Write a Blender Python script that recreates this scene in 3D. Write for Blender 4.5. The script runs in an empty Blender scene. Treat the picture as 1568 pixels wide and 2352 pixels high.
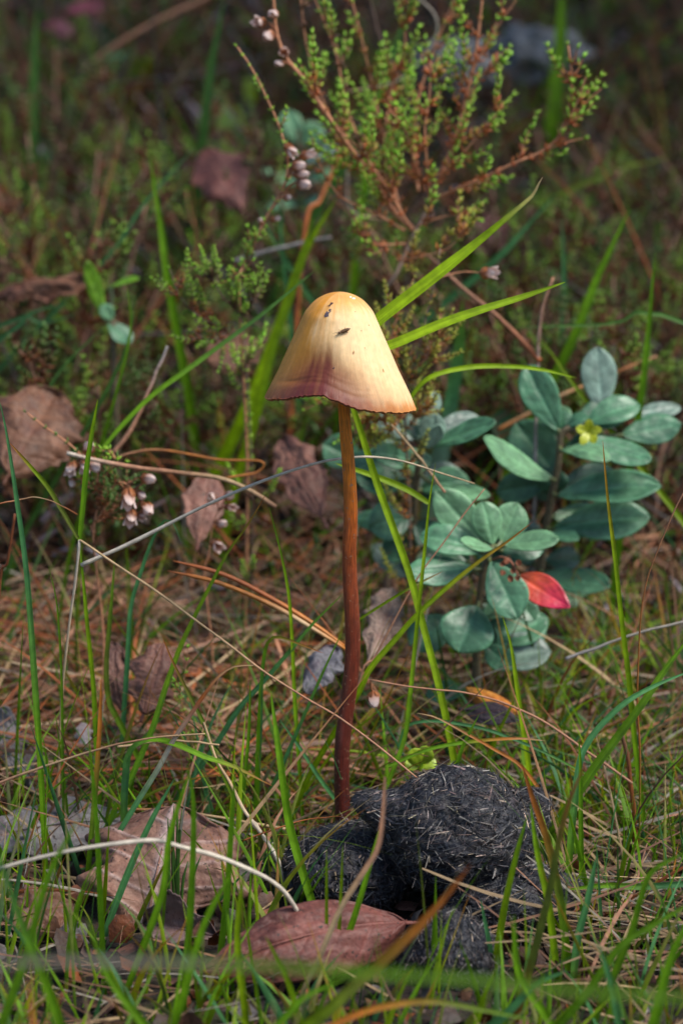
import bpy, bmesh, math, random
import numpy as np
from mathutils import Vector, Matrix

random.seed(7)
rng = np.random.default_rng(11)
scene = bpy.context.scene
COL = scene.collection
S = 0.01                       # everything below is written in centimetres, real size

# ------------------------------------------------------------------ camera
PITCH = math.radians(15.0)
CAM = np.array((0.0, -43.28, 18.15))
K = 5247.0                     # focal length in picture units (picture 1568 x 2352)
FWD = np.array((0, math.cos(PITCH), -math.sin(PITCH)))
UPV = np.array((0, math.sin(PITCH), math.cos(PITCH)))
cd = bpy.data.cameras.new('camera')
cam = bpy.data.objects.new('camera', cd)
COL.objects.link(cam)
cam.location = CAM * S
cam.rotation_euler = (math.pi / 2 - PITCH, 0, 0)
cd.sensor_fit = 'VERTICAL'
cd.sensor_height = 36.0
cd.lens = 36.0 * K / 2352.0
cd.clip_start = 0.01
cd.clip_end = 100.0
cd.dof.use_dof = True
cd.dof.focus_distance = 0.447
cd.dof.aperture_fstop = 15.0
scene.camera = cam

# ------------------------------------------------------------------ light
SUN_EL, SUN_AZ = math.radians(56), math.radians(112)     # azimuth clockwise from +Y (away from camera)
sunv = Vector((math.cos(SUN_EL) * math.sin(SUN_AZ), math.cos(SUN_EL) * math.cos(SUN_AZ), math.sin(SUN_EL)))
w = bpy.data.worlds.new('World')
scene.world = w
w.use_nodes = True
nt = w.node_tree
nt.nodes.clear()
sky = nt.nodes.new('ShaderNodeTexSky')
sky.sky_type = 'NISHITA'
sky.sun_disc = False
sky.sun_elevation = SUN_EL
sky.sun_rotation = SUN_AZ
sky.dust_density = 1.0
bg = nt.nodes.new('ShaderNodeBackground')
bg.inputs['Strength'].default_value = 0.08
wo = nt.nodes.new('ShaderNodeOutputWorld')
nt.links.new(sky.outputs[0], bg.inputs[0])
nt.links.new(bg.outputs[0], wo.inputs[0])
ld = bpy.data.lights.new('sun', 'SUN')
ld.energy = 2.2
ld.angle = math.radians(24)
ld.color = (1.0, 0.94, 0.86)
sun = bpy.data.objects.new('sun', ld)
COL.objects.link(sun)
sun.rotation_euler = (-sunv).to_track_quat('-Z', 'Y').to_euler()
sun.location = sunv * 3

vs = scene.view_settings
vs.view_transform = 'Standard'
vs.look = 'None'
vs.exposure = 1.15
vs.gamma = 1.0
vs.use_curve_mapping = False
scene.cycles.use_denoising = True
scene.cycles.max_bounces = 5
scene.cycles.diffuse_bounces = 3
scene.cycles.glossy_bounces = 2
scene.cycles.transmission_bounces = 3
scene.cycles.transparent_max_bounces = 4

# ------------------------------------------------------------------ helpers: geometry
def nrm(v):
    v = np.asarray(v, float)
    return v / np.maximum(np.linalg.norm(v, axis=-1, keepdims=True), 1e-9)

def P(u, v, y):
    """place in the scene (cm) seen at picture point u,v at depth y"""
    d = FWD + np.array((1, 0, 0)) * (u - 784) / K + UPV * (1176 - v) / K
    return CAM + d * ((y - CAM[1]) / d[1])

def cm(px, p):
    return px * float(np.dot(np.asarray(p) - CAM, FWD)) / K

def hash3(i, j, k, s):
    n = np.sin(i * 127.1 + j * 311.7 + k * 74.7 + s * 53.3) * 43758.5453
    return n - np.floor(n)

def vnoise(p, s=0):
    p = np.asarray(p, float)
    i = np.floor(p)
    f = p - i
    f = f * f * (3 - 2 * f)
    r = 0
    for a in (0, 1):
        for b in (0, 1):
            for c in (0, 1):
                wgt = (f[..., 0] if a else 1 - f[..., 0]) * (f[..., 1] if b else 1 - f[..., 1]) * (f[..., 2] if c else 1 - f[..., 2])
                r = r + wgt * hash3(i[..., 0] + a, i[..., 1] + b, i[..., 2] + c, s)
    return r * 2 - 1

def fbm(p, o=4, s=0):
    p = np.asarray(p, float)
    r, a = 0, 0.5
    for k in range(o):
        r = r + a * vnoise(p, s + k)
        p = p * 2.03
        a *= 0.5
    return r

def spline(pts, n):
    p = np.asarray(pts, float)
    if len(p) == 2:
        t = np.linspace(0, 1, n)[:, None]
        return p[0] * (1 - t) + p[1] * t
    q = np.vstack([2 * p[0] - p[1], p, 2 * p[-1] - p[-2]])
    d = np.r_[0, np.cumsum(np.linalg.norm(np.diff(p, axis=0), axis=1))]
    x = np.linspace(0, d[-1], n)
    out = np.zeros((n, p.shape[1]))
    for a, xx in enumerate(x):
        k = min(max(int(np.searchsorted(d, xx, 'right')) - 1, 0), len(p) - 2)
        t = (xx - d[k]) / max(d[k + 1] - d[k], 1e-9)
        p0, p1, p2, p3 = q[k], q[k + 1], q[k + 2], q[k + 3]
        out[a] = .5 * (2 * p1 + (p2 - p0) * t + (2 * p0 - 5 * p1 + 4 * p2 - p3) * t * t + (3 * p1 - p0 - 3 * p2 + p3) * t ** 3)
    return out

def G(x, y):
    """height of the ground: flat in front, a bank rising behind"""
    x = np.asarray(x, float); y = np.asarray(y, float)
    rise = np.where(y > 2, 0.27 * (y - 2) - 0.55 * (1 - np.exp(-(np.maximum(y, 2) - 2) / 3)), 0.0)
    rise = np.where(y > 130, 0.27 * 128 - 0.55 + 0.02 * (y - 130), rise)
    b = np.stack([x * 0.16, y * 0.16, x * 0], -1)
    c = np.stack([x * 0.7, y * 0.7, x * 0 + 5], -1)
    far = np.clip((np.abs(y) - 5) / 30, 0, 1)
    return -1.3 + rise + fbm(b, 3, 3) * (0.5 + 1.6 * far) + fbm(c, 2, 9) * (0.22 + .5 * np.clip((y - 1) / 8, 0, 1))

def Gs(x, y):
    return float(G(np.array([x]), np.array([y]))[0])

class MB:
    """collects vertices, faces, colours"""
    def __init__(s):
        s.v, s.f, s.c, s.w, s.n = [], [], [], [], 0
    def add(s, V, F, C, W=None):
        V = np.asarray(V, float).reshape(-1, 3)
        C = np.asarray(C, float)
        if C.ndim == 1:
            C = np.tile(C[:3], (len(V), 1))
        s.v.append(V); s.c.append(C)
        s.w.append(np.zeros((len(V), 3)) if W is None else np.asarray(W, float).reshape(-1, 3))
        for f in (F if isinstance(F, list) else [F]):
            s.f.append(np.asarray(f, int) + s.n)
        s.n += len(V)
    def mesh(s, name, mat, origin=(0, 0, 0), smooth=True):
        V = (np.vstack(s.v) - np.asarray(origin)) * S
        me = bpy.data.meshes.new(name)
        me.vertices.add(len(V))
        me.vertices.foreach_set('co', V.astype(np.float32).ravel())
        lv = np.concatenate([f.ravel() for f in s.f])
        cnt = np.concatenate([np.full(len(f), f.shape[1]) for f in s.f])
        me.loops.add(len(lv))
        me.loops.foreach_set('vertex_index', lv.astype(np.int32))
        me.polygons.add(len(cnt))
        me.polygons.foreach_set('loop_start', np.r_[0, np.cumsum(cnt)[:-1]].astype(np.int32))
        me.polygons.foreach_set('use_smooth', np.full(len(cnt), smooth))
        me.update(calc_edges=True)
        C = np.clip(np.vstack(s.c), 0, 1)
        ca = me.color_attributes.new('Col', 'FLOAT_COLOR', 'POINT')
        ca.data.foreach_set('color', np.c_[C, np.ones(len(C))].astype(np.float32).ravel())
        wa = me.attributes.new('uvw', 'FLOAT_VECTOR', 'POINT')
        wa.data.foreach_set('vector', np.vstack(s.w).astype(np.float32).ravel())
        me.materials.append(mat)
        return me

def props(o, label=None, cat=None, group=None, kind=None):
    if label: o['label'] = label
    if cat: o['category'] = cat
    if group: o['group'] = group
    if kind: o['kind'] = kind
    return o

def link(name, data, origin=(0, 0, 0), parent=None):
    o = bpy.data.objects.new(name, data)
    COL.objects.link(o)
    if parent is None:
        o.location = np.asarray(origin) * S
    else:
        o.parent = parent
    return o

def thing(name, origin, label, cat, group=None):
    o = link(name, None, origin)
    o.empty_display_size = 0.005
    o['o'] = [float(a) for a in origin]
    return props(o, label, cat, group)

def part(name, mb, mat, parent, origin, kind=None, smooth=True):
    o = link(name, mb.mesh(name, mat, origin, smooth), parent=parent)
    if kind: o['kind'] = kind
    return o

def solo(name, mb, mat, origin, label, cat, group=None, kind=None, smooth=True):
    return props(link(name, mb.mesh(name, mat, origin, smooth), origin), label, cat, group, kind)

def frames(p):
    """tangents and two normals along a line, no sudden twist"""
    t = nrm(np.gradient(p, axis=0))
    a = np.array((0, -1, 0.2)) if abs(t[0][1]) < .8 else np.array((1, 0, 0.1))
    n = np.zeros_like(p)
    for i in range(len(p)):
        a = a - t[i] * np.dot(a, t[i])
        a = a / max(np.linalg.norm(a), 1e-6)
        n[i] = a
    return t, n, np.cross(t, n)

def tube(mb, p, r, c, k=6, cap=True, tw=1.0):
    p = np.asarray(p, float); m = len(p)
    r = np.broadcast_to(np.asarray(r, float), (m,))
    c = np.asarray(c, float)
    if c.ndim == 1: c = np.tile(c, (m, 1))
    t, n, b = frames(p)
    a = np.linspace(0, 2 * np.pi, k, endpoint=False)
    V = p[:, None] + r[:, None, None] * (np.cos(a)[None, :, None] * n[:, None] + tw * np.sin(a)[None, :, None] * b[:, None])
    i = np.arange(m - 1)[:, None] * k; j = np.arange(k)[None]
    F = np.stack([i + j, i + (j + 1) % k, i + k + (j + 1) % k, i + k + j], -1).reshape(-1, 4)
    d = np.r_[0, np.cumsum(np.linalg.norm(np.diff(p, axis=0), axis=1))]
    W = np.stack([np.tile(np.cos(a), (m, 1)), np.tile(np.sin(a), (m, 1)), np.tile(d[:, None], (1, k))], -1)
    VV = V.reshape(-1, 3); CC = np.repeat(c, k, 0); WW = W.reshape(-1, 3); FF = [F]
    if cap:
        VV = np.vstack([VV, p[0], p[-1]]); CC = np.vstack([CC, c[0], c[-1]]); WW = np.vstack([WW, WW[0], WW[-1]])
        q = m * k; jj = np.arange(k)
        FF.append(np.stack([np.full(k, q), (jj + 1) % k, jj], -1))
        FF.append(np.stack([np.full(k, q + 1), (m - 1) * k + jj, (m - 1) * k + (jj + 1) % k], -1))
    mb.add(VV, FF, CC, WW)

def ribbon(mb, p, wd, c, face=(0, -1, .35), twist=0.0, fold=.35, ns=5):
    p = np.asarray(p, float); m = len(p)
    t = nrm(np.gradient(p, axis=0))
    f = nrm(face)
    sd = np.cross(t, np.tile(f, (m, 1)))
    for i in range(m):
        if np.linalg.norm(sd[i]) < .15: sd[i] = sd[i - 1] if i else np.array((1, 0, 0))
    sd = nrm(sd); n = nrm(np.cross(sd, t))
    tw = np.linspace(0, 1, m) * twist
    sd, n = sd * np.cos(tw)[:, None] + n * np.sin(tw)[:, None], n * np.cos(tw)[:, None] - sd * np.sin(tw)[:, None]
    s = np.linspace(-1, 1, ns)
    wd = np.broadcast_to(wd, (m,))
    V = p[:, None] + (wd / 2)[:, None, None] * (s[None, :, None] * sd[:, None] + fold * (np.abs(s) - .5)[None, :, None] * n[:, None])
    i = np.arange(m - 1)[:, None] * ns; j = np.arange(ns - 1)[None]
    F = np.stack([i + j, i + j + 1, i + ns + j + 1, i + ns + j], -1).reshape(-1, 4)
    d = np.r_[0, np.cumsum(np.linalg.norm(np.diff(p, axis=0), axis=1))]
    W = np.stack([np.tile(s * 1.0, (m, 1)), np.tile(d[:, None] * .12, (1, ns)), np.full((m, ns), random.random() * 20)], -1)
    rib = (1 + .28 * np.exp(-(s / .22) ** 2))[None, :, None]
    mb.add(V.reshape(-1, 3), F, (np.asarray(c)[:, None] * rib).reshape(-1, 3), W.reshape(-1, 3))

def blades(mb, o, d, bend, side, L, Wd, c0, c1, m=6, tip=.12):
    """many simple V-section blades at once: o,d,bend,side (N,3); L,Wd (N); c0,c1 (N,3)"""
    N = len(o); t = np.linspace(0, 1, m)
    p = o[:, None] + d[:, None] * (t[None, :, None] * L[:, None, None]) + bend[:, None] * ((t ** 2)[None, :, None] * L[:, None, None])
    wv = Wd[:, None] * (np.minimum(1, (1 - t) * 1.6 + tip * (1 - t)) * np.minimum(1, .55 + t * 2))[None]
    sd = nrm(side)
    n = nrm(np.cross(d, sd))
    s = np.array((-1, 0, 1.0))
    V = p[:, :, None] + .5 * wv[:, :, None, None] * (s[None, None, :, None] * sd[:, None, None] + (np.abs(s) * .35)[None, None, :, None] * n[:, None, None])
    i = (np.arange(N)[:, None, None] * m + np.arange(m - 1)[None, :, None]) * 3; j = np.arange(2)[None, None]
    F = np.stack([i + j, i + j + 1, i + 3 + j + 1, i + 3 + j], -1).reshape(-1, 4)
    tt = (t ** 1.7)[None, :, None, None]
    C = np.broadcast_to(c0[:, None, None] * (1 - tt) + c1[:, None, None] * tt, V.shape)
    W = np.broadcast_to(np.stack([np.tile(s, (m, 1)), np.tile(t[:, None] * .5, (1, 3)), np.zeros((m, 3))], -1)[None], V.shape)
    W = W + rng.random((N, 1, 1, 1)) * 30
    mb.add(V.reshape(-1, 3), F, C.reshape(-1, 3), W.reshape(-1, 3))

def inst(mb, tv, tf, o, X, Y, Z, C):
    """place a small template many times; axes X,Y,Z (N,3) carry the size"""
    N, m = len(o), len(tv)
    V = o[:, None] + tv[None, :, 0, None] * X[:, None] + tv[None, :, 1, None] * Y[:, None] + tv[None, :, 2, None] * Z[:, None]
    F = (np.arange(N) * m)[:, None, None] + tf[None]
    mb.add(V.reshape(-1, 3), F.reshape(-1, tf.shape[1]), np.repeat(C, m, 0), np.repeat(rng.random((N, 3)) * 9, m, 0))

LEAF_V = np.array([(0, 0, 0), (.45, .5, 0.05), (.5, 0, .35), (.45, -.5, 0.05), (.5, 0, -.3), (1, 0, .12)])
LEAF_F = np.array([(0, 1, 2), (0, 2, 3), (0, 4, 1), (0, 3, 4), (5, 2, 1), (5, 3, 2), (5, 1, 4), (5, 4, 3)])
FIB_V = np.array([(0, .35, -.2), (0, -.35, -.2), (0, 0, .4), (.5, .5, -.1), (.5, -.5, -.1), (.5, 0, .7), (1, .2, -.2), (1, -.2, -.2), (1, 0, .2)])
FIB_F = np.array([(0, 1, 4, 3), (1, 2, 5, 4), (2, 0, 3, 5), (3, 4, 7, 6), (4, 5, 8, 7), (5, 3, 6, 8)])
FLK_V = np.array([(0, 0, .05), (.3, .45, 0), (.7, .5, .12), (1, .1, .05), (.75, -.45, .1), (.3, -.5, -.02), (.5, 0, .22)])
FLK_F = np.array([(6, 0, 5), (6, 5, 4), (6, 4, 3), (6, 3, 2), (6, 2, 1), (6, 1, 0)])

def lin(r, g, b, k=1.0):
    f = lambda a: (a / 255 / 12.92 if a < 10.3 else ((a / 255 + .055) / 1.055) ** 2.4)
    return np.array((f(r), f(g), f(b))) * k

def vary(c, n, amt=.25, hue=.12):
    c = np.asarray(c, float)
    return np.clip(c[None] * (1 + amt * (rng.random((n, 1)) * 2 - 1)) * (1 + hue * (rng.random((n, 3)) * 2 - 1)), 0, 1)

# ------------------------------------------------------------------ helpers: materials
def colmat(name, rough=.5, transl=.0, ns=900, na=.35, bump=0.0, bs=1500, spec=.5, streak=0.0, coat=0.0, sss=0.0, speck=None, blotch=None):
    m = bpy.data.materials.new(name); m.use_nodes = True
    t = m.node_tree; N = t.nodes; Lk = t.links.new
    b = N['Principled BSDF']; out = N['Material Output']
    at = N.new('ShaderNodeAttribute'); at.attribute_name = 'Col'
    tc = N.new('ShaderNodeTexCoord')
    no = N.new('ShaderNodeTexNoise'); no.inputs['Scale'].default_value = ns; no.inputs['Detail'].default_value = 4
    Lk(tc.outputs['Object'], no.inputs['Vector'])
    mr = N.new('ShaderNodeMapRange'); mr.inputs[1].default_value = .25; mr.inputs[2].default_value = .75
    mr.inputs[3].default_value = 1 - na; mr.inputs[4].default_value = 1 + na
    Lk(no.outputs[0], mr.inputs[0])
    fac = mr.outputs[0]
    uv = N.new('ShaderNodeAttribute'); uv.attribute_name = 'uvw'
    if streak:
        n2 = N.new('ShaderNodeTexNoise'); n2.inputs['Scale'].default_value = 9; n2.inputs['Detail'].default_value = 3
        Lk(uv.outputs['Vector'], n2.inputs['Vector'])
        m2 = N.new('ShaderNodeMapRange'); m2.inputs[1].default_value = .3; m2.inputs[2].default_value = .7
        m2.inputs[3].default_value = 1 - streak; m2.inputs[4].default_value = 1 + streak
        Lk(n2.outputs[0], m2.inputs[0])
        mm = N.new('ShaderNodeMath'); mm.operation = 'MULTIPLY'
        Lk(fac, mm.inputs[0]); Lk(m2.outputs[0], mm.inputs[1]); fac = mm.outputs[0]
    vm = N.new('ShaderNodeVectorMath'); vm.operation = 'SCALE'
    Lk(at.outputs['Color'], vm.inputs[0]); Lk(fac, vm.inputs['Scale'])
    colout = vm.outputs[0]
    if blotch:
        n4 = N.new('ShaderNodeTexNoise'); n4.inputs['Scale'].default_value = blotch[0]; n4.inputs['Detail'].default_value = 6
        n4.inputs['Roughness'].default_value = .7
        Lk(tc.outputs['Object'], n4.inputs['Vector'])
        m4 = N.new('ShaderNodeMapRange'); m4.inputs[1].default_value = .42; m4.inputs[2].default_value = .62
        Lk(n4.outputs[0], m4.inputs[0])
        x4 = N.new('ShaderNodeMix'); x4.data_type = 'RGBA'; x4.blend_type = 'MULTIPLY'
        Lk(m4.outputs[0], x4.inputs[0]); Lk(colout, x4.inputs[6]); x4.inputs[7].default_value = (*blotch[1], 1)
        colout = x4.outputs[2]
    if speck:
        n3 = N.new('ShaderNodeTexNoise'); n3.inputs['Scale'].default_value = speck[0]; n3.inputs['Detail'].default_value = 2
        Lk(tc.outputs['Object'], n3.inputs['Vector'])
        m3 = N.new('ShaderNodeMapRange'); m3.inputs[1].default_value = speck[1]; m3.inputs[2].default_value = speck[1] + .06
        Lk(n3.outputs[0], m3.inputs[0])
        mx = N.new('ShaderNodeMix'); mx.data_type = 'RGBA'
        Lk(m3.outputs[0], mx.inputs[0]); Lk(colout, mx.inputs[6]); mx.inputs[7].default_value = (*speck[2], 1)
        colout = mx.outputs[2]
    Lk(colout, b.inputs['Base Color'])
    b.inputs['Roughness'].default_value = rough
    b.inputs['Specular IOR Level'].default_value = spec
    b.inputs['Coat Weight'].default_value = coat
    b.inputs['Coat Roughness'].default_value = .25
    if sss:
        b.inputs['Subsurface Weight'].default_value = sss
        b.inputs['Subsurface Radius'].default_value = (.0012, .0006, .0003)
        b.inputs['Subsurface Scale'].default_value = 1.0
    if bump:
        bn = N.new('ShaderNodeTexNoise'); bn.inputs['Scale'].default_value = bs; bn.inputs['Detail'].default_value = 5
        Lk((uv.outputs['Vector'] if streak and bs < 60 else tc.outputs['Object']), bn.inputs['Vector'])
        bu = N.new('ShaderNodeBump'); bu.inputs['Strength'].default_value = bump; bu.inputs['Distance'].default_value = .0004
        Lk(bn.outputs[0], bu.inputs['Height']); Lk(bu.outputs[0], b.inputs['Normal'])
    if transl:
        tr = N.new('ShaderNodeBsdfTranslucent'); Lk(colout, tr.inputs['Color'])
        ms = N.new('ShaderNodeMixShader'); ms.inputs[0].default_value = transl
        Lk(b.outputs[0], ms.inputs[1]); Lk(tr.outputs[0], ms.inputs[2]); Lk(ms.outputs[0], out.inputs[0])
    return m

M_BLADE = colmat('grass_blade', .5, .35, 400, .3, streak=.25, spec=.3, bump=.25, bs=14)
M_DRY = colmat('dry_straw', .65, .15, 500, .3, streak=.3, bump=.4, bs=14)
M_NEEDLE = colmat('pine_needle', .5, .05, 400, .35, streak=.25)
M_GLOSS = colmat('evergreen_leaf', .46, .1, 350, .35, bump=.5, bs=500, spec=.55, coat=.12, speck=(420, .72, (.09, .045, .02)))
M_HEATH = colmat('heather_leaf', .45, .2, 800, .25)
M_BARK = colmat('woody_stem', .75, 0, 900, .35, bump=.6, bs=1800)
M_PETAL = colmat('dry_petal', .5, .3, 700, .15)
M_DEAD = colmat('dead_leaf', .62, .1, 330, .5, bump=1.0, bs=700, speck=(1100, .64, (.03, .018, .014)), blotch=(160, (.45, .36, .38)))
M_DUNG = colmat('dung', .55, 0, 500, .6, bump=1.0, bs=1300, spec=.4)
M_FIBRE = colmat('dung_fibre', .45, 0, 700, .5, spec=.6)
M_STEM = colmat('mushroom_stem', .45, 0, 500, .2, streak=.5, bump=.9, bs=30, coat=.08, sss=.1, speck=(1500, .65, (.34, .17, .1)))
M_CAP = colmat('mushroom_cap', .46, 0, 900, .11, streak=.08, bump=.22, bs=28, sss=.12, spec=.22)
M_GILL = colmat('mushroom_gill', .7, .1, 500, .2)
M_BUG = colmat('insect', .4, 0, 900, .2)
M_STONE = colmat('stone', .9, 0, 120, .45, bump=1, bs=500)

def ground_mat():
    m = bpy.data.materials.new('forest_soil'); m.use_nodes = True
    t = m.node_tree; N = t.nodes; Lk = t.links.new; b = N['Principled BSDF']
    tc = N.new('ShaderNodeTexCoord')
    n1 = N.new('ShaderNodeTexNoise'); n1.inputs['Scale'].default_value = 40; n1.inputs['Detail'].default_value = 8
    n2 = N.new('ShaderNodeTexNoise'); n2.inputs['Scale'].default_value = 400; n2.inputs['Detail'].default_value = 6
    for n in (n1, n2): Lk(tc.outputs['Object'], n.inputs['Vector'])
    cr = N.new('ShaderNodeValToRGB')
    e = cr.color_ramp.elements
    e[0].position = .35; e[0].color = (.008, .005, .0035, 1)  # soil tones darkened so the colour carries the shade of deep gaps
    e[1].position = .68; e[1].color = (.028, .03, .01, 1)
    q = e.new(.5); q.color = (.022, .012, .007, 1)
    Lk(n1.outputs[0], cr.inputs[0])
    vm = N.new('ShaderNodeVectorMath'); vm.operation = 'SCALE'
    mr = N.new('ShaderNodeMapRange'); mr.inputs[1].default_value = .3; mr.inputs[2].default_value = .7; mr.inputs[3].default_value = .4; mr.inputs[4].default_value = 1.7
    Lk(n2.outputs[0], mr.inputs[0]); Lk(cr.outputs[0], vm.inputs[0]); Lk(mr.outputs[0], vm.inputs['Scale'])
    Lk(vm.outputs[0], b.inputs['Base Color'])
    b.inputs['Roughness'].default_value = .95
    bu = N.new('ShaderNodeBump'); bu.inputs['Strength'].default_value = 1; bu.inputs['Distance'].default_value = .003
    Lk(n2.outputs[0], bu.inputs['Height']); Lk(bu.outputs[0], b.inputs['Normal'])
    return m

# colours (real surface colours, linear)
GREEN = np.array((.125, .27, .006)); LIME = np.array((.26, .41, .004)); TEAL = np.array((.06, .19, .06))
DKGREEN = np.array((.045, .11, .018)); OLIVE = np.array((.14, .17, .02)); TAN = np.array((.46, .31, .16))
PALE = np.array((.56, .49, .39)); ORANGE = np.array((.5, .17, .025)); RUST = np.array((.35, .095, .022))
PINKBR = np.array((.43, .205, .115)); BROWN = np.array((.17, .08, .04)); DARKBR = np.array((.05, .028, .018))
GREY = np.array((.3, .27, .26))

# ================================================================== THE SETTING
gx = np.r_[np.linspace(-400, -42, 16), np.linspace(-40, 40, 161), np.linspace(42, 400, 16)]
gy = np.r_[np.linspace(-300, -32, 10), np.linspace(-30, 90, 201), np.linspace(93, 180, 20), np.linspace(200, 1200, 12)]
X, Y = np.meshgrid(gx, gy)
gm = MB()
nX = len(gx); nY = len(gy)
ii = np.arange(nY - 1)[:, None] * nX; jj = np.arange(nX - 1)[None]
gm.add(np.stack([X, Y, G(X, Y)], -1), np.stack([ii + jj, ii + jj + 1, ii + nX + jj + 1, ii + nX + jj], -1).reshape(-1, 4), np.array((.05, .03, .02)))
props(link('ground', gm.mesh('ground', ground_mat())), kind='structure')

# ================================================================== MUSHROOM
CAPAX = P(779, 671, 0.15)                # apex of the cap
PXC = cm(1, CAPAX)
th_k = np.radians(np.array([-180, -155, -135, -115, -102, -90, -75, -53, -30, 0, 45, 90, 135, 180]))
hm_k = np.array([247, 236, 224, 209, 207, 220, 238, 251, 263, 276, 268, 258, 250, 247.0])
pr_h = np.array([0, 3, 8, 15, 25, 37, 46, 75, 102, 140, 184, 220, 245, 280.0])
pr_r = np.array([0, 23, 37, 50, 62, 72, 79, 92, 104, 121, 140, 158, 170, 184.0])
PR_H = np.linspace(0, 290, 1161)
PR_R = np.sqrt(np.maximum(np.interp(PR_H, pr_h, pr_r) ** 2, 0))
_k = np.hanning(101); _k /= _k.sum()
_q = np.convolve(np.pad(PR_R ** 2, 50, mode='reflect', reflect_type='odd'), _k, 'valid')
PR_R = np.sqrt(np.maximum(_q - _q[0] * np.exp(-PR_H / 12), 0))
def cap_surface(th, t, inner=0.0):
    """th, t arrays -> points (cm); t 0 apex .. 1 rim"""
    hm = np.interp(th, th_k, hm_k)
    h = hm * (t ** 1.35 * .55 + .45 * t)
    r = np.interp(h, PR_H, PR_R)
    ga = np.exp(-((th + 1.9) / .62) ** 2)                       # the bruised, lifted side
    dent = -9 * ga * np.exp(-((t - .72) / .16) ** 2) - 3.2 * ga * np.exp(-((t - .885 + .03 * np.cos(th * 2.2)) / .022) ** 2)
    lip = 11 * ga * np.clip((t - .86) / .14, 0, 1) ** .8
    wob = 1.6 * np.sin(th * 3 + .6) * t + 1.0 * np.sin(th * 7 + 2) * t ** 3
    crin = .7 * vnoise(np.stack([th * 30, th * 0, t * 0], -1), 5) * np.clip((t - .93) / .07, 0, 1) + .6 * vnoise(np.stack([th * 17, th * 0, t * 0], -1), 8) * np.clip((t - .95) / .05, 0, 1)
    wr = .3 * ga * np.sin(t * 150 + 2.0 * np.sin(th * 5)) * np.exp(-((t - .86) / .07) ** 2)
    r = np.maximum(r + dent + lip + wob + crin + wr - inner * 6 * (t > .02), 0)
    h = h + (1.7 * vnoise(np.stack([th * 26, th * 0, th * 0], -1), 3) + .5 * np.sin(th * 90)) * np.clip((t - .97) / .03, 0, 1) + inner * 5
    x = r * np.cos(th) - 5 * (h / 270)
    y = r * np.sin(th)
    return CAPAX + np.stack([x, y, -h * 1.0], -1) * PXC
NT, NH = 130, 320
t_ = np.linspace(0, 1, NT); th_ = np.linspace(-np.pi, np.pi, NH, endpoint=False)
T2, H2 = np.meshgrid(t_, th_, indexing='ij')
Vo = cap_surface(H2, T2)
Vi = cap_surface(H2, T2, 1.0)
cream = np.array((.85, .59, .31)); ochre = np.array((.62, .26, .03)); purple = np.array((.125, .029, .02)); lipc = np.array((.12, .026, .024)); rimo = np.array((.62, .2, .02))
def sm(a, lo, hi):
    x = np.clip((a - lo) / (hi - lo), 0, 1); return x * x * (3 - 2 * x)
nz = fbm(np.stack([np.cos(H2) * 6, np.sin(H2) * 6, T2 * 2.5], -1), 4, 2)
nz2 = fbm(np.stack([np.cos(H2) * 16, np.sin(H2) * 16, T2 * 2.0], -1), 3, 7)
left = sm(-np.cos(H2) + nz * .5, -.1, .7)
top = (1 - sm(T2 + nz * .12, .06, .3)) * .75
back = sm(np.sin(H2), .0, .8) * .6
om = np.clip(np.maximum(np.maximum(left, top), back) + .14 * nz2 + .12 * nz, 0, 1)[..., None]
C = cream * (1 - om) + ochre * om
dth = H2 + 1.88
wdt = np.where(dth > 0, .3 + .75 * np.clip((T2 - .55) / .45, 0, 1) ** 1.3, .36 + .7 * np.clip((T2 - .55) / .45, 0, 1) ** 1.8)
pm = np.exp(-(np.abs(dth) / wdt) ** 2.0) * sm(T2 + nz * .16 + nz2 * .05, .5, .8)
rm = sm(T2 + nz2 * .05, .9, .985)
C = C * (1 - rm[..., None] * .8) + rimo * rm[..., None] * .8
hal = (np.exp(-(np.abs(dth) / (wdt * 1.5)) ** 2.0) * sm(T2 + nz * .1, .4, .8) * .75)[..., None]
C = C * (1 - hal) + np.array((.38, .15, .04)) * hal
pm2 = np.clip(pm * (.95 + .25 * nz2), 0, 1)[..., None]
lp = (sm(T2 + nz * .03, .89, .94) * np.exp(-(np.abs(dth) / .95) ** 3))[..., None]
C = C * (1 - pm2) + (purple * (1 - lp) + lipc * lp) * pm2
C = C * (1 - .3 * lp) + lipc * .3 * lp
capm = MB()
def ring_faces(a, b, base=0, flip=False):
    i = np.arange(a - 1)[:, None] * b; j = np.arange(b)[None]
    F = np.stack([i + j, i + (j + 1) % b, i + b + (j + 1) % b, i + b + j], -1).reshape(-1, 4) + base
    return F[:, ::-1] if not flip else F
WC = np.stack([np.cos(H2) * 2.2, np.sin(H2) * 2.2, T2 * .55], -1)
NV = NT * NH
rimF = np.stack([(NT - 1) * NH + np.arange(NH), (NT - 1) * NH + (np.arange(NH) + 1) % NH,
                 NV + (NT - 1) * NH + (np.arange(NH) + 1) % NH, NV + (NT - 1) * NH + np.arange(NH)], -1)
Ci = np.tile(np.array((.2, .08, .035)), (NV, 1))
capm.add(np.vstack([Vo.reshape(-1, 3), Vi.reshape(-1, 3)]), [ring_faces(NT, NH), ring_faces(NT, NH, NV, True), rimF],
         np.vstack([C.reshape(-1, 3), Ci]), np.vstack([WC.reshape(-1, 3)] * 2))
stem_d = [(790, 760, .15), (789, 850, .12), (790, 930, .1), (795, 1000, .1), (802, 1090, .1), (805, 1180, .1), (802, 1260, .1), (803, 1330, .1),
          (808, 1420, .1), (809, 1490, .1), (803, 1570, .08), (792, 1650, .05), (785, 1720, 0), (784, 1800, 0), (787, 1890, 0), (788, 1950, 0)]
sp = spline([P(*a) for a in stem_d], 150)
sv = np.linspace(760, 1950, 150)
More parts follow.
